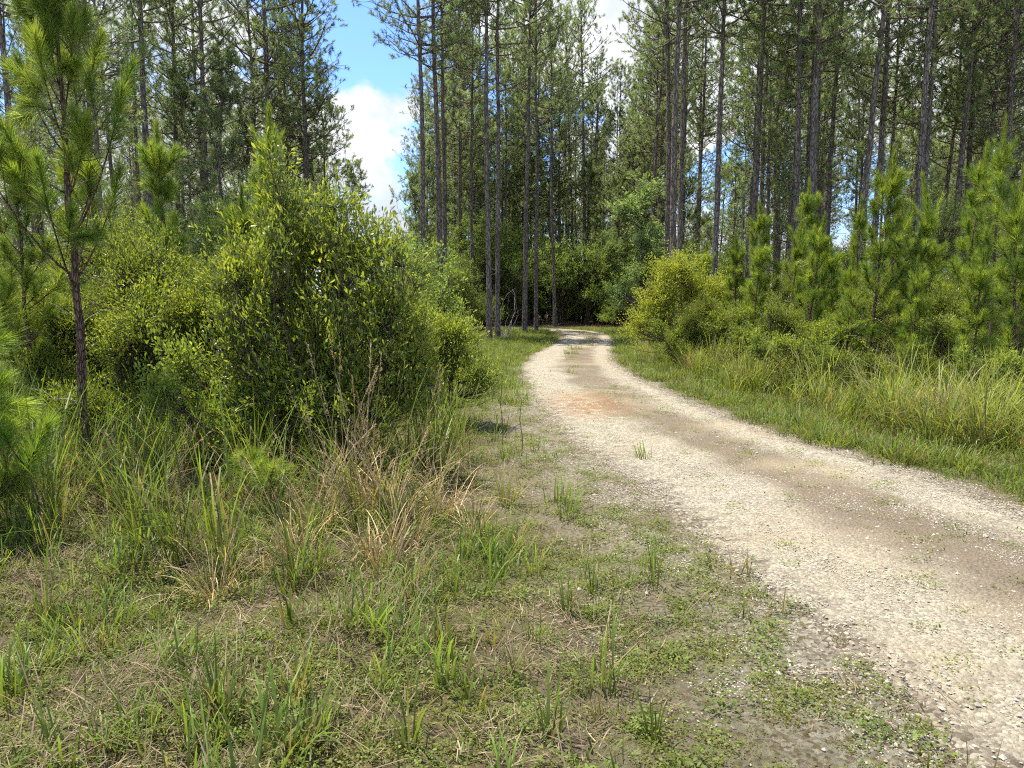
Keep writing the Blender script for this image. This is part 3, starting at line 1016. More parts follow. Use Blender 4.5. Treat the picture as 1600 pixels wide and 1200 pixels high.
x, y = at(1000, 33, 3)
thing('broadleaf_tree', PALE_TREE, 'pale green broadleaf tree standing among pines beyond the road bend', 'tree', gnd(x, y), .5, (.9, .9, .88))
for px, d, lab, s_ in [(935, 49, 'dim broadleaf tree right behind the road bend', .8), (880, 50, 'low dim broadleaf tree left of the road end', .7)]:
    x, y = at(px, d, 3)
    thing('broadleaf_tree', PALE_TREE, lab, 'tree', gnd(x, y), rngL.random() * 6, s_)

cnt, tries, up_ = 0, 0, []
while cnt < 290 and tries < 8000:
    tries += 1
    bend_ = cnt % 4 == 0
    y = 46.5 + 18 * rngL.random() if bend_ else 22 + 50 * rngL.random() ** 1.1
    x = (-.14 + .38 * rngL.random()) * y if bend_ else (rngL.random() * 2 - 1) * (.82 * y + 4)
    s, w = road_uw(x, y)
    if abs(s[0]) < w[0] + 1.5 + (1.0 if y < 40 else 0):
        continue
    px = 800 + x / y * FPX
    if y < 31 and 690 < px < 1000:
        continue
    if any((x - p) ** 2 + (y - q) ** 2 < 1.2 for p, q in up_):
        continue
    up_.append((x, y))
    a = x / y
    row = 'near the front of the wood ' if y < 36 else ('inside the wood ' if y < 50 else 'deep in the wood ')
    where = row + mark(px)
    thing('understorey_shrub', UNDER[rngL.integers(4)], 'shaded leafy shrub ' + where, 'shrub', gnd(x, y), rngL.random() * 6.28,
          rngL.uniform(1.0, 1.7) if bend_ else rngL.uniform(.7, 1.3), 'shaded understorey shrubs ' + where)
    cnt += 1
# a thin pale dead branch tangle by the roadside pines
r_ = np.random.default_rng(9)
db = MB()
n = 9
b0 = np.zeros((n, 3)) + r_.normal(size=(n, 3)) * A(.25, .2, 0)
aa = r_.normal(size=n) * 1.2 + PI / 2
dt = b0 + np.stack([np.cos(aa) * r_.uniform(.2, 1.1, n), r_.normal(size=n) * .4, r_.uniform(1.0, 2.6, n)], 1)
tubes(db, curve_path(b0, dt, 7, r_.normal(size=(n, 3)) * .25, r_, .06), np.linspace(.018, .006, 7)[None].repeat(n, 0), 5, (1, 1, 1), r_)
x, y = at(788, 31.5, 1)
o = bpy.data.objects.new('dead_shrub', db.mesh('dead_shrub', M_DEAD, True)); o.location = gnd(x, y); COL.objects.link(o)
tag(o, 'bleached bare dead shrub between the roadside pine trunks', 'dead shrub')

# ------------------------------------------------------------------ left foreground: young pines and bushes
HERO = young_pine(41, 4.5, .38, 430, .055, .95, .26, .0042, .36, 2, 1.0, 40, None, YP_A, YP_B, 9, 2)
x, y = g_px(140, 742)
thing('young_pine', HERO, 'slender young pine with a long bare reddish trunk in the left foreground', 'pine tree', gnd(x, y), 1.9, (.84, .84, 1.03))
YP = [young_pine(51, 3.9, .22, 210, .04, .62, .25, .0066, .42, 1, .8, 34, None, YP_A, YP_B, 6, 2), young_pine(52, 3.2, .2, 200, .034, .5, .24, .0066, .4, 1, .8, 38, None, YP_A, YP_B, 6, 2),
      young_pine(53, 4.6, .34, 220, .044, .7, .26, .0066, .46, 1, .95, 42, None, YP_A, YP_B, 6, 2), young_pine(54, 2.5, .12, 180, .028, .48, .22, .006, .36, 1, .65, 30, None, YP_A, YP_B, 4, 2),
      young_pine(55, 3.6, .45, 240, .032, .42, .26, .0066, .5, 1, 1.0, 50, None, YP_A * .9, YP_B * 1.05, 6, 1), young_pine(56, 4.2, .28, 190, .038, .8, .23, .0066, .55, 1, .65, 20, None, YP_A * 1.1, YP_B * .85, 8, 3)]
NEARP = young_pine(61, 1.75, .04, 520, .03, .62, .24, .0032, .3, 2, .5, 22, None, YP_A * 1.15, YP_B * 1.2, 0, 3)
x, y = -3.72, 4.75
thing('young_pine', NEARP, 'low bright green pine sapling cut off by the left edge of the picture', 'pine tree', gnd(x, y), .6)
for px, d, k, s_, lab in [
    (48, 8.6, 0, .85, 'dark young pine behind the low sapling at the left edge'),
    (268, 10.5, 0, .98, 'young pine with upright tips seen right of the slender foreground trunk'),
    (205, 10.6, 1, .8, 'shaded young pine directly behind the slender foreground trunk'),
    (425, 12.5, 2, .98, 'young pine whose tuft shows above the left shoulder of the glossy bush'),
    (385, 10.8, 1, .95, 'shorter young pine left of the glossy bush'),
    (-50, 6.6, 0, .9, 'tall young pine whose branches reach in from beyond the left edge'),
    (120, 13.5, 2, .92, 'young pine farther back behind the left shrubs'),
]:
    x, y = at(px, d, 1)
    thing('young_pine', YP[k], lab, 'pine tree', gnd(x, y), rngL.random() * 6.28, s_)

BA, BB, BN = A(.105, .165, .03), A(.22, .285, .05), A(.36, .40, .075)
hero_blobs = [(-.38, .05, 2.6, .2, .2, .3), (.12, 0, 2.3, .24, .22, .25), (.66, .05, 1.95, .22, .2, .25), (-.85, .05, 1.75, .4, .4, .35), (0, 0, 1.0, .85, .8, .7), (-.45, .1, 1.6, .6, .6, .65), (-.35, .1, 2.25, .42, .42, .55), (.05, 0, 1.95, .55, .55, .55), (.55, -.05, 1.45, .55, .55, .6),
              (.45, .1, 1.95, .38, .4, .4), (.85, -.05, 1.0, .4, .4, .45), (-.75, 0, 1.15, .45, .5, .5), (.3, -.25, .75, .7, .5, .4), (-.4, -.2, .75, .55, .5, .4), (.75, -.1, .7, .35, .35, .3)]
HBUSH = leafy(71, hero_blobs, 1000, 32, .066, .0175, BA, BB, BN, M_GLOSSY, 12, .02, .25, True, .34, .6, False, .45, None, .3, .5)
x, y = g_px(512, 735)
thing('glossy_bush', HBUSH, 'large glossy dark green bush with yellowish tips left of the road', 'bush', gnd(x, y), 0, (.98, .98, 1.07))

SB = []
for i, (hh, rr, ll, lw, c1, c2, c3) in enumerate([
        (2.2, .9, .05, .016, BA, BB, BN), (1.7, .8, .05, .018, BA * 1.05, BB * 1.1, BN * .95), (2.6, 1.0, .055, .018, BA * .9, BB, BN * .8), (1.1, .6, .05, .022, A(.1, .15, .03), A(.2, .27, .05), A(.33, .39, .08))]):
    r_ = np.random.default_rng(400 + i)
    bl = [(r_.normal() * rr * .45, r_.normal() * rr * .45, hh * (.25 + .6 * q / 6), rr * r_.uniform(.4, .6), rr * r_.uniform(.4, .6), hh * r_.uniform(.15, .22)) for q in range(7)]
    loose = i == 3
    if loose:
        bl = [(r_.normal() * .3, r_.normal() * .3, r_.uniform(.3, 1.15), .3, .3, r_.uniform(.15, .35)) for q in range(8)]
    SB.append(leafy(410 + i, bl, 230 if loose else 560, 30, ll, lw, c1, c2, c3, M_LEAF if loose else M_GLOSSY, 8, .014, .25, False, .3, .6, False, .35, None, .15 if loose else .4))
for px, d, k, s_, lab in [
    (335, 9.2, 2, 1.08, 'rounded yellow-green shrub left of the large glossy bush'),
    (255, 8.8, 0, 1.08, 'leafy shrub right behind the slender foreground pine trunk'),
    (420, 8.0, 1, 1.05, 'shrub leaning against the left flank of the large glossy bush'),
    (395, 6.6, 3, .9, 'small bright green leafy shrub low in front of the glossy bush'),
    (175, 9.6, 2, .85, 'dim shrub between the young pines at the left'),
    (55, 10.0, 0, 1.0, 'dark shrub behind the left edge young pines'),
    (300, 12.5, 2, 1.15, 'shrub farther back whose top shows behind the left shrubs'),
    (300, 8.2, 1, 1.15, 'bright shrub filling the thicket right of the foreground pine trunk'),
    (215, 8.0, 1, 1.0, 'low bright shrub close right of the slender foreground trunk'),
    (375, 8.6, 0, 1.05, 'yellow-tipped shrub joined to the left side of the glossy bush'),
    (440, 7.4, 3, 1.15, 'fresh green shrub at the lower left of the glossy bush'),
    (100, 9.2, 1, 1.1, 'shrub between the left edge sapling and the slender trunk'),
    (690, 9.3, 1, .95, 'shrub hidden behind the right flank of the large glossy bush'),
]:
    x, y = at(px, d, 1)
    thing('glossy_bush', SB[k], lab, 'bush', gnd(x, y), rngL.random() * 6.28, s_)

SEED = [seedling_pine(81, .55), seedling_pine(82, .42), seedling_pine(83, .18, 90, .06)]
for px, py, k, s_, lab in [(312, 715, 0, 1.45, 'lone pine seedling on a thin stem in tall grass below the shrubs'), (400, 800, 1, 1.0, 'soft pine seedling low in front of the glossy bush'),
                           (425, 815, 1, .9, 'second soft pine seedling close beside the first'), (248, 850, 2, 1.0, 'tiny upright pine seedling on bare straw in the foreground')]:
    x, y = g_px(px, py)
    thing('pine_seedling', SEED[k], lab, 'pine seedling', gnd(x, y), rngL.random() * 6, s_)

# ------------------------------------------------------------------ right bank: young pines and shrubs
YA, YB_, YC = A(.2, .245, .035), A(.33, .375, .055), A(.44, .475, .085)
yb = [(-.5, 0, 1.5, .8, .8, .7), (.5, 0, 1.7, .8, .8, .75), (0, 0, 2.3, .8, .8, .55), (-.9, .1, 1.0, .6, .6, .6), (.9, 0, 1.1, .7, .7, .6), (.2, -.2, 1.0, .9, .7, .6), (1.2, .1, 1.8, .5, .5, .5), (-.3, -.1, 2.0, .5, .5, .5)]
YBUSH = leafy(91, yb, 900, 34, .075, .02, YA, YB_, YC, M_LEAF, 9, .02, .35, False, .42, .35, False, .1, None, .4, .6)
x, y = at(1058, 19.5, 1)
thing('yellow_green_bush', YBUSH, 'bright yellow-green feathery bush at the right roadside', 'bush', gnd(x, y), .3, (1.08, 1.05, 1.1))
for px, d, k, s_, lab in [
    (1200, 18.5, 0, .98, 'first bright young pine right of the yellow-green bush'),
    (1150, 20.5, 1, 1.0, 'short young pine half hidden by the yellow-green bush'),
    (1255, 16.5, 1, .95, 'second bright young pine, short, right of the yellow-green bush'),
    (1265, 20, 0, 1.05, 'young pine with a curved tip behind the second bright young pine'),
    (1305, 17.5, 3, 1.1, 'small young pine with thin stem left of the tallest middle one'),
    (1352, 13.6, 0, .95, 'tall bright young pine in the middle of the right bank'),
    (1408, 13.2, 1, .85, 'young pine with a bare thin stem right of the tall middle one'),
    (1455, 16, 3, 1.2, 'small young pine behind the pale dry grass tuft'),
    (1495, 15.0, 0, 1.05, 'young pine left of the tallest one near the right edge'),
    (1545, 12.8, 2, .88, 'tallest young pine near the right edge of the picture'),
    (1590, 11.5, 1, 1.0, 'young pine cut off by the right edge of the picture'),
    (1330, 20, 2, .88, 'young pine farther back behind the tall middle one'),
    (1430, 20, 2, .9, 'young pine farther back with its tip between grey trunks'),
    (1575, 15.5, 4, 1.05, 'thin young pine with one long plume behind the right edge sapling'),
    (1520, 17.5, 5, .95, 'spreading young pine behind the tallest one near the right edge'),
    (1470, 18.5, 4, 1.1, 'thin plume-topped young pine behind the bleached grass tuft'),
    (1385, 15.8, 4, .9, 'thin young pine close behind the tall middle one'),
    (1228, 17.6, 4, .95, 'thin plume-like young pine between the first two bright ones'),
    (1172, 17.8, 3, 1.15, 'small bushy young pine left of the first bright one'),
    (1285, 19, 5, .85, 'spreading young pine behind the second bright one'),
    (1425, 12.4, 3, .8, 'small young pine in the grass left of the bleached tuft'),
    (1525, 11.3, 3, .85, 'small young pine in the grass below the tallest one'),
    (1325, 14.4, 3, .95, 'small bushy young pine left of the tall middle one at the grass edge'),
    (1100, 23, 3, 1.2, 'small young pine peeping over the yellow-green bush'),
]:
    x, y = at(px, d * .92, 1)
    w_ = s_ * rngL.uniform(.82, 1.12)
    thing('young_pine', YP[k], lab, 'pine tree', gnd(x, y), rngL.random() * 6.28, (w_, w_, s_ * rngL.uniform(.94, 1.06)), None, (rngL.normal() * .05, rngL.normal() * .05))
for px, d, k, s_, lab in [
    (1255, 13.9, 3, 1.1, 'bright leafy shrub at the grass edge below the second bright young pine'),
    (1345, 12.4, 3, .9, 'bright low shrub at the foot of the tall middle young pine'),
    (1100, 18.6, 0, .8, 'olive shrub joined to the front of the yellow-green bush'),
    (1205, 18.6, 2, .85, 'tall shrub right behind the first bright young pine'),
    (1365, 16.4, 0, 1.0, 'yellowish shrub behind the tall middle young pine at the left of its gap'),
    (1530, 14.4, 0, 1.05, 'tall yellowish shrub just left behind the tallest young pine'),
    (1135, 18.0, 1, .95, 'olive shrub touching the right side of the yellow-green bush'),
    (1180, 16.5, 3, 1.2, 'low shrub in front of the first bright young pine'),
    (1225, 15.3, 0, .75, 'dark round shrub between the first two bright young pines'),
    (1290, 15.0, 1, .85, 'shrub at the grass edge left of the tall middle young pine'),
    (1320, 18.5, 2, .9, 'shrub behind the tall middle young pine'),
    (1445, 14.5, 0, .85, 'yellowish shrub right behind the pale dry grass tuft'),
    (1480, 12.6, 1, .85, 'shrub between the pale grass tuft and the tallest young pine'),
    (1560, 13.6, 2, .75, 'dark shrub behind the tallest young pine at the right'),
    (1600, 10.6, 3, 1.0, 'low shrub at the right edge above the tall grass'),
    (1395, 17.5, 2, .85, 'shrub in the gap right of the tall middle young pine'),
    (1070, 18.4, 3, 1.1, 'low weedy shrub at the foot of the yellow-green bush'),
    (1235, 21, 2, 1.05, 'shrub at the back between young pines and tall trunks'),
    (1500, 19, 2, 1.05, 'shrub at the back near the right end of the bank'),
]:
    x, y = at(px, d * .92, .7)
    thing('bank_shrub', SB[k], lab, 'shrub', gnd(x, y), rngL.random() * 6.28, s_)

# ------------------------------------------------------------------ single grass clumps one can point to
DRY = (.62, .46, .25)


def broomsedge(seed, n=16, L=1.0, lean=.15):
    """dry upright stalks with wispy seed heads over a basal tuft"""
    r_ = np.random.default_rng(seed)
    st, hd = MB(), MB()
    a = r_.random(n) * 2 * PI
    b = np.stack([np.cos(a), np.sin(a), np.zeros(n)], 1) * .07 * np.sqrt(r_.random((n, 1)))
    ln = L * r_.uniform(.6, 1.1, n)
    top = b + np.stack([np.cos(a) * lean + r_.normal(size=n) * .08, np.sin(a) * lean + r_.normal(size=n) * .08, np.ones(n)], 1) * ln[:, None]
    P = curve_path(b, top, 6, r_.normal(size=(n, 3)) * .03)
    cols = A(*DRY) * r_.uniform(.5, 1.0, (n, 1))
    tubes(st, P, np.linspace(.0028, .0016, 6)[None].repeat(n, 0), 4, cols, r_)
    gb = grass_clump(seed + 1, 80, L * .7, .006, .12, .45, 1.6, (.26, .2, .1), (.34, .3, .12), .35, 6, .65, DRY)
    V, T, C = np.concatenate(gb.V), np.concatenate(gb.T), np.concatenate(gb.C)
    # seed heads
    d = norm(P[:, -1] - P[:, -2]); 
    shoots(hd, P[:, -1] - d * .16, d, np.full(n, .2), 46, .045, .0022, A(.5, .37, .22), A(.7, .55, .36), r_, 1, .3, (.2, .55))
    lf = MB(); lf.add(V, T, C)
    return [('stalks', st.mesh('stalks', M_STRAW)), ('leaves', lf.mesh('leaves', M_STRAW)), ('seed_heads', hd.mesh('seed_heads', M_STRAW))]


BS = [broomsedge(101, 10, 1.0), broomsedge(103, 8, .85, .3), broomsedge(105, 9, .7, .5)]
for px, py, k, s_, lab in [(560, 800, 0, 1.05, 'tallest dry broomsedge with pale feathery heads in front of the glossy bush'),
                           (610, 815, 1, 1.05, 'dry broomsedge with thin heads right of the tallest one'),
                           (500, 835, 2, .9, 'sprawling dry grass clump leaning left below the glossy bush'),
                           (590, 880, 2, .95, 'dense brown dry grass clump in front of the broomsedge heads'),
                           (690, 800, 1, .8, 'short dry grass stalks at the right foot of the glossy bush'),
                           (455, 870, 2, .8, 'low leaning straw clump left of the dense brown dry grass'),
                           (640, 850, 2, .85, 'straw clump spreading at the right end of the dry stalks'),
                           (520, 780, 1, 1.0, 'thin dry stalks in the shade left of the tallest broomsedge'),
                           (740, 830, 2, .65, 'small straw clump between the dry stalks and the verge'),
                           (250, 800, 2, .8, 'straw clump at the foot of the slender foreground trunk'),
                           (335, 930, 1, .62, 'dead upright grass stalks in the middle of the left foreground')]:
    x, y = g_px(px, py)
    thing('broomsedge', BS[k], lab, 'dry grass', gnd(x, y), rngL.random() * 6.28, s_ * 1.15)

GC = [grass_clump(111, 42, .5, .010, .06, .22, .9, (.12, .13, .05), (.13, .21, .035), .3, 6, .15).mesh('grass_clump', M_GRASS),
      grass_clump(112, 30, .36, .009, .05, .3, 1.0, (.2, .15, .07), (.14, .2, .04), .3, 6, .3).mesh('grass_clump', M_GRASS),
      grass_clump(113, 55, .62, .008, .08, .28, 1.2, (.17, .15, .06), (.17, .23, .06), .3, 6, .25).mesh('grass_clump', M_GRASS),
      grass_clump(114, 16, .3, .011, .03, .2, .6, (.15, .16, .05), (.12, .2, .03), .3, 6, .1).mesh('grass_clump', M_GRASS)]
for px, py, k, s_, lab in [
    (355, 905, 0, .95, 'green and straw coloured grass clump standing alone in the left foreground'),
    (345, 1125, 0, .72, 'fresh green grass tuft at the bottom of the left foreground'),
    (460, 1100, 1, .9, 'sparse grass tuft right of the fresh green tuft near the bottom'),
    (455, 985, 3, 1.1, 'dark green upright blades in the centre of the left foreground'),
    (480, 1175, 1, .8, 'yellowish thin tuft at the bottom edge'),
    (640, 1185, 3, .95, 'broad green blades at the bottom edge near the middle'),
    (862, 1180, 3, 1.0, 'dark broad leaning blades at the bottom edge beside the gravel'),
    (1020, 1170, 3, .7, 'single upright blade cluster on the gravelly bottom verge'),
    (800, 1070, 1, .7, 'middle tuft with a leaning blade on the weedy verge'),
    (730, 1110, 3, .6, 'small green tuft left of the middle verge tuft'),
    (885, 965, 3, .85, 'lower of two small tufts along the weedy verge'),
    (925, 930, 3, .8, 'upper of two small tufts along the weedy verge'),
    (805, 850, 2, .62, 'upright green clump at the edge of the tall grass'),
    (790, 780, 2, .8, 'tall bright clump at the corner where tall grass meets the verge'),
    (640, 950, 2, .6, 'spreading grass clump right of the dry stalks in the foreground'),
    (690, 1020, 1, .8, 'reddish based straw tuft on the weedy foreground'),
    (175, 800, 0, 1.25, 'tall upright green blades at the foot of the slender pine'),
    (70, 960, 0, .7, 'lush green clump at the left edge of the foreground'),
    (620, 780, 2, .75, 'arching green clump in the shade under the glossy bush'),
]:
    x, y = g_px(px, py)
    o = bpy.data.objects.new('grass_clump', GC[k]); COL.objects.link(o)
    o.location = gnd(x, y); o.rotation_euler = (0, 0, rngL.random() * 6.28); o.scale = (s_,) * 3
    tag(o, lab, 'grass clump')
PG = grass_clump(121, 46, 1.0, .018, .12, .3, .7, (.4, .34, .17), (.62, .55, .3), .2, 6, .3, (.55, .46, .28)).mesh('pale_grass_clump', M_STRAW)
for px, py, s_, lab in [(1462, 668, .9, 'pale bleached grass tuft standing out of the right bank'), (1480, 672, .7, 'smaller straw coloured tuft beside the bleached one')]:
    x, y = g_px(px, py)
    o = bpy.data.objects.new('pale_grass_clump', PG); COL.objects.link(o)
    o.location = gnd(x, y); o.rotation_euler = (0, 0, rngL.random() * 6.28); o.scale = (s_,) * 3
    tag(o, lab, 'grass clump')

# thin dark weed stalks at the edge of the verge
r_ = np.random.default_rng(33)
for px, py, hh, lab in [(785, 700, .75, 'thin dark weed stalk at the verge, left of two'), (815, 712, .6, 'thin dark weed stalk at the verge, right of two'), (742, 640, .7, 'slim brown weed stalk beside the glossy bush')]:
    sk = MB()
    P = np.array([[0, 0, -.02], [.01, 0, hh * .3], [-.02, .01, hh * .65], [.0, 0, hh]])
    tubes(sk, P[None], A(.005, .004, .0035, .003)[None], 5, (.09, .07, .04), r_)
    zz = r_.uniform(.25, 1, 12) * hh
    dd = norm(r_.normal(size=(12, 3)) * A(1, 1, .2) + A(0, 0, .8))
    leaves(sk, np.stack([np.zeros(12), np.zeros(12), zz], 1), dd, .05, .008, (.12, .13, .04), r_)
    x, y = g_px(px, py)
    o = bpy.data.objects.new('weed_stalk', sk.mesh('weed_stalk', M_STRAW)); o.location = gnd(x, y); COL.objects.link(o)
    tag(o, lab, 'weed')

# ------------------------------------------------------------------ ground cover nobody could count
RG = np.random.default_rng(500)


def vn(x, y, f, ph):
    return .5 + .25 * (np.sin(x * f + ph) * np.cos(y * f * 1.13 + ph * 2) + np.sin((x + y) * f * .73 + ph * 3) * np.cos((x - y) * f * 1.7 + ph)
                       ) + .12 * np.sin(x * f * 3.1 + y * f * 2.3 + ph)


def sample(x0, x1, y0, y1, dens, prob):
    n = int((x1 - x0) * (y1 - y0) * dens)
    x = RG.uniform(x0, x1, n); y = RG.uniform(y0, y1, n)
    s, w = road_uw(x, y)
    keep = (np.abs(x) < .80 * y + 1.2) & (RG.random(n) < prob(x, y, -s - w, s - w))
    x, y = x[keep], y[keep]
    return np.stack([x, y, hgt(x, y)], 1)


def spread(name, protos, chunks, label, smin=.7, smax=1.3, tilt=.08):
    P = np.concatenate(chunks)
    n = len(P)
    rot = np.stack([RG.normal(size=n) * tilt, RG.normal(size=n) * tilt, RG.random(n) * 2 * PI], 1)
    scatter(name, protos, P, rot, RG.uniform(smin, smax, n), RG.integers(0, len(protos), n), label)
    return n


# pebbles
def pebbles(seed, n, rad, r0, r1):
    r_ = np.random.default_rng(seed)
    mb = MB()
    oc = np.array([(1, 0, 0), (-1, 0, 0), (0, 1, 0), (0, -1, 0), (0, 0, 1), (0, 0, -1)], float)
    of = np.array([(0, 2, 4), (2, 1, 4), (1, 3, 4), (3, 0, 4), (2, 0, 5), (1, 2, 5), (3, 1, 5), (0, 3, 5)])
    for i in range(n):
        a = r_.random() * 6.28; q = rad * math.sqrt(r_.random())
        s_ = r_.uniform(r0, r1) * A(1, r_.uniform(.6, 1), r_.uniform(.4, .75))
        v = oc * r_.uniform(.75, 1.25, (6, 1)) * s_
        an = r_.random() * 6.28
        v = v @ np.array([[math.cos(an), math.sin(an), 0], [-math.sin(an), math.cos(an), 0], [0, 0, 1]]) + A(math.cos(a) * q, math.sin(a) * q, s_[2] * .35)
        g_ = r_.uniform(.28, .56)
        mb.add(v, of, A(g_, g_ * .92, g_ * .74))
    return mb


pb = [proto(pebbles(600 + i, 80, .2, .0025, .0085), 'p', M_STONE) for i in range(4)] + [proto(pebbles(608, 3, .2, .012, .022), 'p', M_STONE)] + [proto(pebbles(610 + i, 12, .2, .006, .013), 'p', M_STONE) for i in range(2)]
def on_road(P):
    s_, w_ = road_uw(P[:, 0], P[:, 1])
    P[:, 2] += np.where(np.abs(s_) < w_ * .98, .015, .001)
    return P


spread('gravel', pb, [
    on_road(sample(-1.2, 4.6, 1.5, 7, 80, lambda x, y, l, r: np.where(l > 0, np.clip(.62 - l / 2.2, 0, 1) * (vn(x, y, 4, 1) > .42), np.where(r > 0, np.clip(1 - r / .25, 0, 1), .35 + .5 * (vn(x, y, 2.2, 4.4) > .5))))),
    on_road(sample(-.8, 4.6, 7, 17, 40, lambda x, y, l, r: np.where(l > 0, np.clip(.6 - l / 1.2, 0, 1), np.where(r > 0, np.clip(1 - r / .2, 0, 1), .3 + .4 * (vn(x, y, 2.2, 4.4) > .5)))))],
    'loose white limestone gravel on the track and its edges', .6, 1.1, .02)

# low broad-leaved weeds
def forb(seed, n, rad, h, ll, lw, c1, c2):
    r_ = np.random.default_rng(seed)
    a = r_.random(n) * 6.28; q = rad * np.sqrt(r_.random(n))
    B = np.stack([np.cos(a) * q, np.sin(a) * q, r_.random(n) ** 1.5 * h], 1)
    d = norm(np.stack([r_.normal(size=n), r_.normal(size=n), r_.uniform(-.1, .7, n)], 1))
    f = r_.random((n, 1))
    mb = MB(); leaves(mb, B, d, ll * r_.uniform(.5, 1.2, n), lw * r_.uniform(.6, 1.2, n), A(*c1) * (1 - f) + A(*c2) * f, r_, True, 2.0)
    return mb


fb_ = [proto(forb(620, 60, .09, .035, .016, .009, (.12, .165, .03), (.29, .34, .07)), 'f', M_LEAF), proto(forb(621, 44, .07, .03, .013, .009, (.14, .18, .03), (.31, .33, .07)), 'f', M_LEAF),
       proto(forb(622, 50, .08, .06, .022, .009, (.11, .17, .03), (.25, .33, .06)), 'f', M_LEAF), proto(forb(623, 40, .08, .02, .012, .008, (.15, .15, .035), (.28, .26, .07)), 'f', M_LEAF),
       proto(grass_clump(624, 26, .07, .003, .06, .6, 1.0, (.12, .12, .05), (.19, .23, .06), .3, 3, .25), 'f', M_GRASS)]
nf = spread('weeds', fb_, [
    sample(-4.5, 2.6, 1.7, 5.6, 330, lambda x, y, l, r: np.where(l > 0, np.where(l < 1.7, np.clip((vn(x, y, 5.5, .7) - .27) * 3.2, 0.14, .95) * np.clip(.5 + l / 1.2, 0, 1), .3 + .5 * (vn(x, y, 3.1, 2.2) > .42)), .02)),
    sample(-2.5, 2.0, 5.6, 14, 150, lambda x, y, l, r: np.where(l > 0, np.clip((vn(x, y, 4.2, 3.7) - .36) * 3, .05, .8), .03)),
    sample(-.5, 5, 2, 14, 110, lambda x, y, l, r: np.where((l < 0) & (r < 0), .75 * np.exp(-((r + 1.05) / .5) ** 2) * (vn(x, y, 3.7, .3) > .42) + .14 * (vn(x, y, 6.1, 2.3) > .62), np.where(r > 0, .5 * (r < .9), 0))),
], 'low broad-leaved weeds spreading over the verge and gravel edge', .5, 1.15)

# twigs, grass clippings and leaf scraps
def debris(seed):
    r_ = np.random.default_rng(seed)
    n = 110
    a = r_.random(n) * 6.28; q = .2 * np.sqrt(r_.random(n))
    B = np.stack([np.cos(a) * q, np.sin(a) * q, r_.random(n) * .012], 1)
    c1 = np.where((r_.random(n) < .35)[:, None], A(.1, .075, .05), A(.34, .27, .17)) * r_.uniform(.6, 1.2, (n, 1))
    mb = MB()
    blades(mb, B, r_.random(n) * 6.28, r_.uniform(1.15, 1.62, n), r_.normal(size=n) * .2, r_.uniform(.02, .09, n), r_.uniform(.0018, .005, n), c1, c1, 2)
    return proto(mb, 'd', M_STRAW)


spread('plant_debris', [debris(690 + i) for i in range(4)], [
    sample(-5, 2.2, 1.7, 6, 16, lambda x, y, l, r: np.where(l > 0, np.clip(.1 + (l - .6) / 2.5, .06, .8), .02)),
    sample(-5, 1.5, 6, 11, 14, lambda x, y, l, r: np.where(l > 0, np.clip(.1 + (l - .5) / 2, .05, .9), .02))],
    'dry scraps of grass and twigs strewn over the soil', .7, 1.4, .05)

# short grass
def sg(seed, n, L, W_, rad, cb, ct, dry, th=.4, bend=1.2, nseg=3):
    return proto(grass_clump(seed, n, L, W_, rad, th, bend, cb, ct, .35, nseg, dry), 'g', M_GRASS)


short = [sg(630, 46, .13, .0055, .13, (.1, .11, .04), (.22, .28, .055), .18), sg(631, 40, .19, .0065, .12, (.12, .12, .04), (.25, .31, .06), .22),
         sg(632, 40, .10, .005, .14, (.12, .12, .05), (.25, .3, .075), .2), sg(633, 30, .27, .008, .10, (.11, .12, .04), (.2, .3, .05), .12, .3, 1.0, 4),
         sg(634, 22, .32, .010, .09, (.12, .13, .04), (.18, .3, .045), .1, .3, 1.0, 4)]
verge = [sg(640, 70, .16, .007, .2, (.09, .12, .03), (.19, .29, .05), .06), sg(641, 70, .22, .008, .2, (.1, .12, .03), (.21, .31, .055), .1), sg(642, 60, .30, .009, .2, (.1, .12, .03), (.2, .28, .05), .15)]
spread('short_grass', short + verge[:1], [
    sample(-5, 1.6, 1.7, 5.2, 66, lambda x, y, l, r: np.where(l > 0, np.clip((l - .7) / 1.6, .03, 1) * np.clip(vn(x, y, 1.7, 4.1) * 1.3, .15, 1), 0)),
    sample(-5, 1.4, 5.2, 11, 22, lambda x, y, l, r: np.where(l > 0, np.clip((l - .35) / 1.0, .03, .9) * np.clip(vn(x, y, 1.9, 1.1) * 1.4, .1, 1), .004)),
], 'short patchy grass over the left foreground and verge', .6, 1.25)
spread('verge_grass', verge, [
    sample(-4, 2, 10.5, 42, 17, lambda x, y, l, r: np.where((l > .05) & (l < 4.2), .85, 0)),
    sample(2, 14, 3.5, 14, 26, lambda x, y, l, r: np.where((r > .02) & (r < 1.6), np.clip(r / .35, .15, .95), 0)),
    sample(2, 14, 14, 42, 15, lambda x, y, l, r: np.where((r > .02) & (r < 3.0), .85, 0)),
    sample(0, 5, 16, 45, 26, lambda x, y, l, r: np.where((l < 0) & (r < 0), .22 * (np.abs(l - r) < .34) * (vn(x, y, 1.1, .6) > .42), 0)),
], 'bright mown-looking grass strips along both road edges', .6, 1.3)

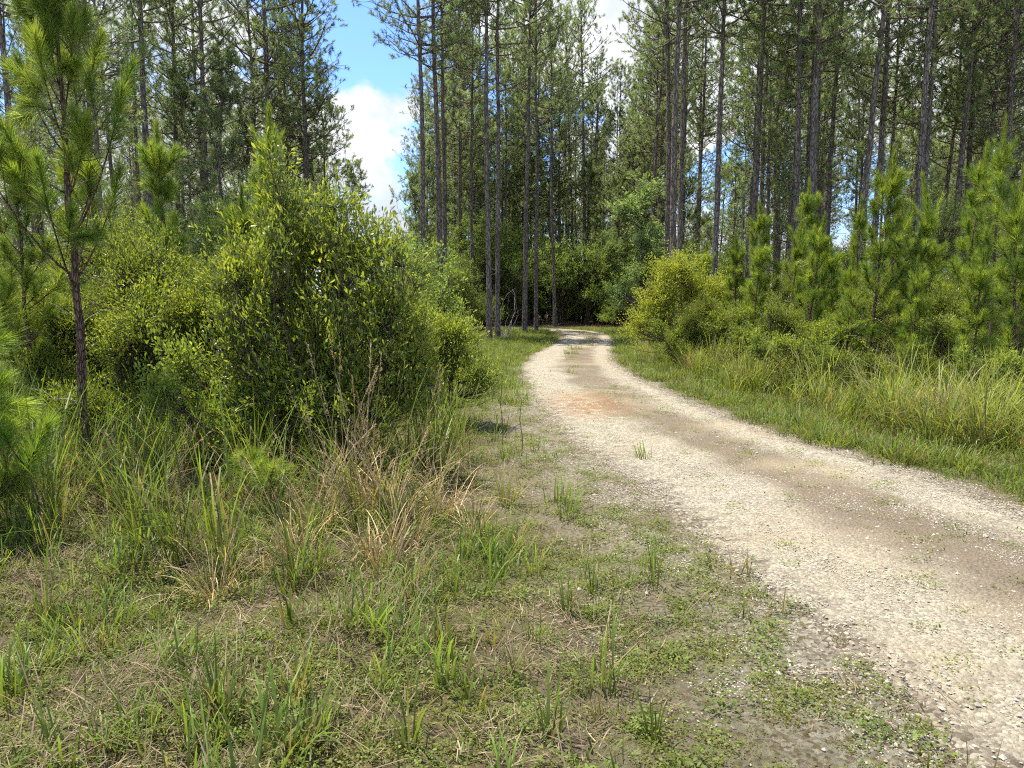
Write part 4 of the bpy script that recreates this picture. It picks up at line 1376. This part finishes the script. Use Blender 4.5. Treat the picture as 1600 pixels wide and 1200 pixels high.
# tall grass of the right bank and of the shade at the left
tall = [proto(grass_clump(650 + i, 42, L_, .011, .16, .22, b_, cb, ct, .3, 5, dr), 'g', M_GRASS) for i, (L_, b_, cb, ct, dr) in enumerate([
    (.8, .9, (.17, .19, .05), (.27, .36, .065), .06), (1.1, 1.0, (.18, .19, .055), (.31, .38, .09), .1), (.7, .8, (.16, .18, .045), (.24, .34, .06), .05), (.95, 1.2, (.2, .2, .07), (.36, .37, .14), .25)])]
spread('tall_grass', tall, [
    sample(3, 16, 4, 14.5, 20, lambda x, y, l, r: np.where((r > 1.0) & (r < 6), np.clip((r - .9) / .7, 0, 1) * np.where(r < 4, .95, .5) * np.clip((vn(x, y, 2.1, 1.9) - .2) * 2.6, .15, 1), 0)),
    sample(3, 16, 14.5, 24, 7, lambda x, y, l, r: np.where((r > .9) & (r < 4.5), .6, 0)),
], 'tall pale green grass covering the right bank below the young pines', .55, 1.25, .14)
dark = [proto(grass_clump(660 + i, 36, L_, .0105, .14, .3, b_, cb, ct, .35, 5, dr), 'g', M_GRASS) for i, (L_, b_, cb, ct, dr) in enumerate([
    (.95, 1.0, (.11, .12, .04), (.15, .24, .04), .15), (.6, 1.2, (.13, .12, .05), (.18, .25, .06), .35), (1.1, 1.1, (.12, .12, .04), (.16, .25, .04), .2), (.5, 1.5, (.2, .15, .08), (.2, .2, .07), .7)])]
spread('shaded_grass', dark, [
    sample(-9, -.2, 4.8, 12, 27, lambda x, y, l, r: np.where(l > 1.35, np.where(x < -2.6, .75, .45) * np.clip((y - 4.9) / .8, .15, 1) * np.where((x > -1.75) & (y < 6.6), .3, 1), 0)),
    sample(-4.6, -.4, 3.7, 5.4, 10, lambda x, y, l, r: np.where(x < -2, .8, .45) * np.clip((y - 3.6) / .8, .2, 1)),
    sample(-12, -2, 12, 26, 3, lambda x, y, l, r: np.where(l > 2.5, .8, 0)),
], 'tall rank grass in the shade under the bushes at the left', .55, 1.1)

# dry straw lying and leaning
straw = []
for i in range(4):
    r_ = np.random.default_rng(670 + i)
    n = 46
    a = r_.random(n) * 6.28; q = .22 * np.sqrt(r_.random(n))
    B = np.stack([np.cos(a) * q, np.sin(a) * q, r_.random(n) * .03], 1)
    v = r_.uniform(.45, 1.15, (n, 1))
    mb = MB()
    blades(mb, B, r_.random(n) * 6.28, r_.uniform(.7, 1.5, n), r_.uniform(-.1, .5, n), r_.uniform(.06, .24, n), r_.uniform(.002, .0045, n), A(.22, .165, .1) * v, A(.37, .29, .185) * v, 3)
    straw.append(proto(mb, 's', M_STRAW))
spread('dry_straw', straw, [
    sample(-5.5, .8, 1.7, 9, 11, lambda x, y, l, r: np.where(l > .6, np.clip((l - .5) / 1.3, 0, 1) * np.clip((vn(x, y, 1.3, 5.5) - .3) * 2.4, .08, 1), .02 * (l > 0))),
    sample(3, 12, 5, 13, 4, lambda x, y, l, r: np.where(r > .8, .6, 0)),
], 'dry brown straw and dead grass lying over the left foreground', .7, 1.4, .12)
litter = [proto(grass_clump(680 + i, 50, .28, .007, .35, 1.1, .6, (.16, .11, .06), (.24, .17, .09), .35, 3, .6, (.26, .18, .1)), 's', M_STRAW) for i in range(2)]
spread('forest_litter', litter, [sample(-25, 25, 22, 48, 1.2, lambda x, y, l, r: np.where(np.maximum(l, r) > 2, .8, 0))],
       'brown pine litter on the forest floor', .7, 1.3)

# the far wood reads as one mass
RG2 = np.random.default_rng(801)
dp, dk = [], []
while len(dp) < 330:
    y = 92 + 60 * RG2.random(); x = (RG2.random() * 2 - 1) * (.78 * y + 6)
    if in_gap(x, y, 2.4) or abs(road_uw(x, y)[0][0]) < 4:
        continue
    dp.append((x, y, 0))
protos_far = [bpy.data.objects.new('far', p[1][1]) for p in MID + MID + TALL[:2]] + [bpy.data.objects.new('far', p[1][1]) for p in UNDER[:3]]
n = len(dp)
scatter('distant_forest', protos_far, np.array(dp), np.stack([np.zeros(n), np.zeros(n), RG2.random(n) * 6.28], 1), RG2.uniform(.8, 1.3, n), RG2.integers(0, len(protos_far), n),
        'distant pine wood closing the view behind the stand')
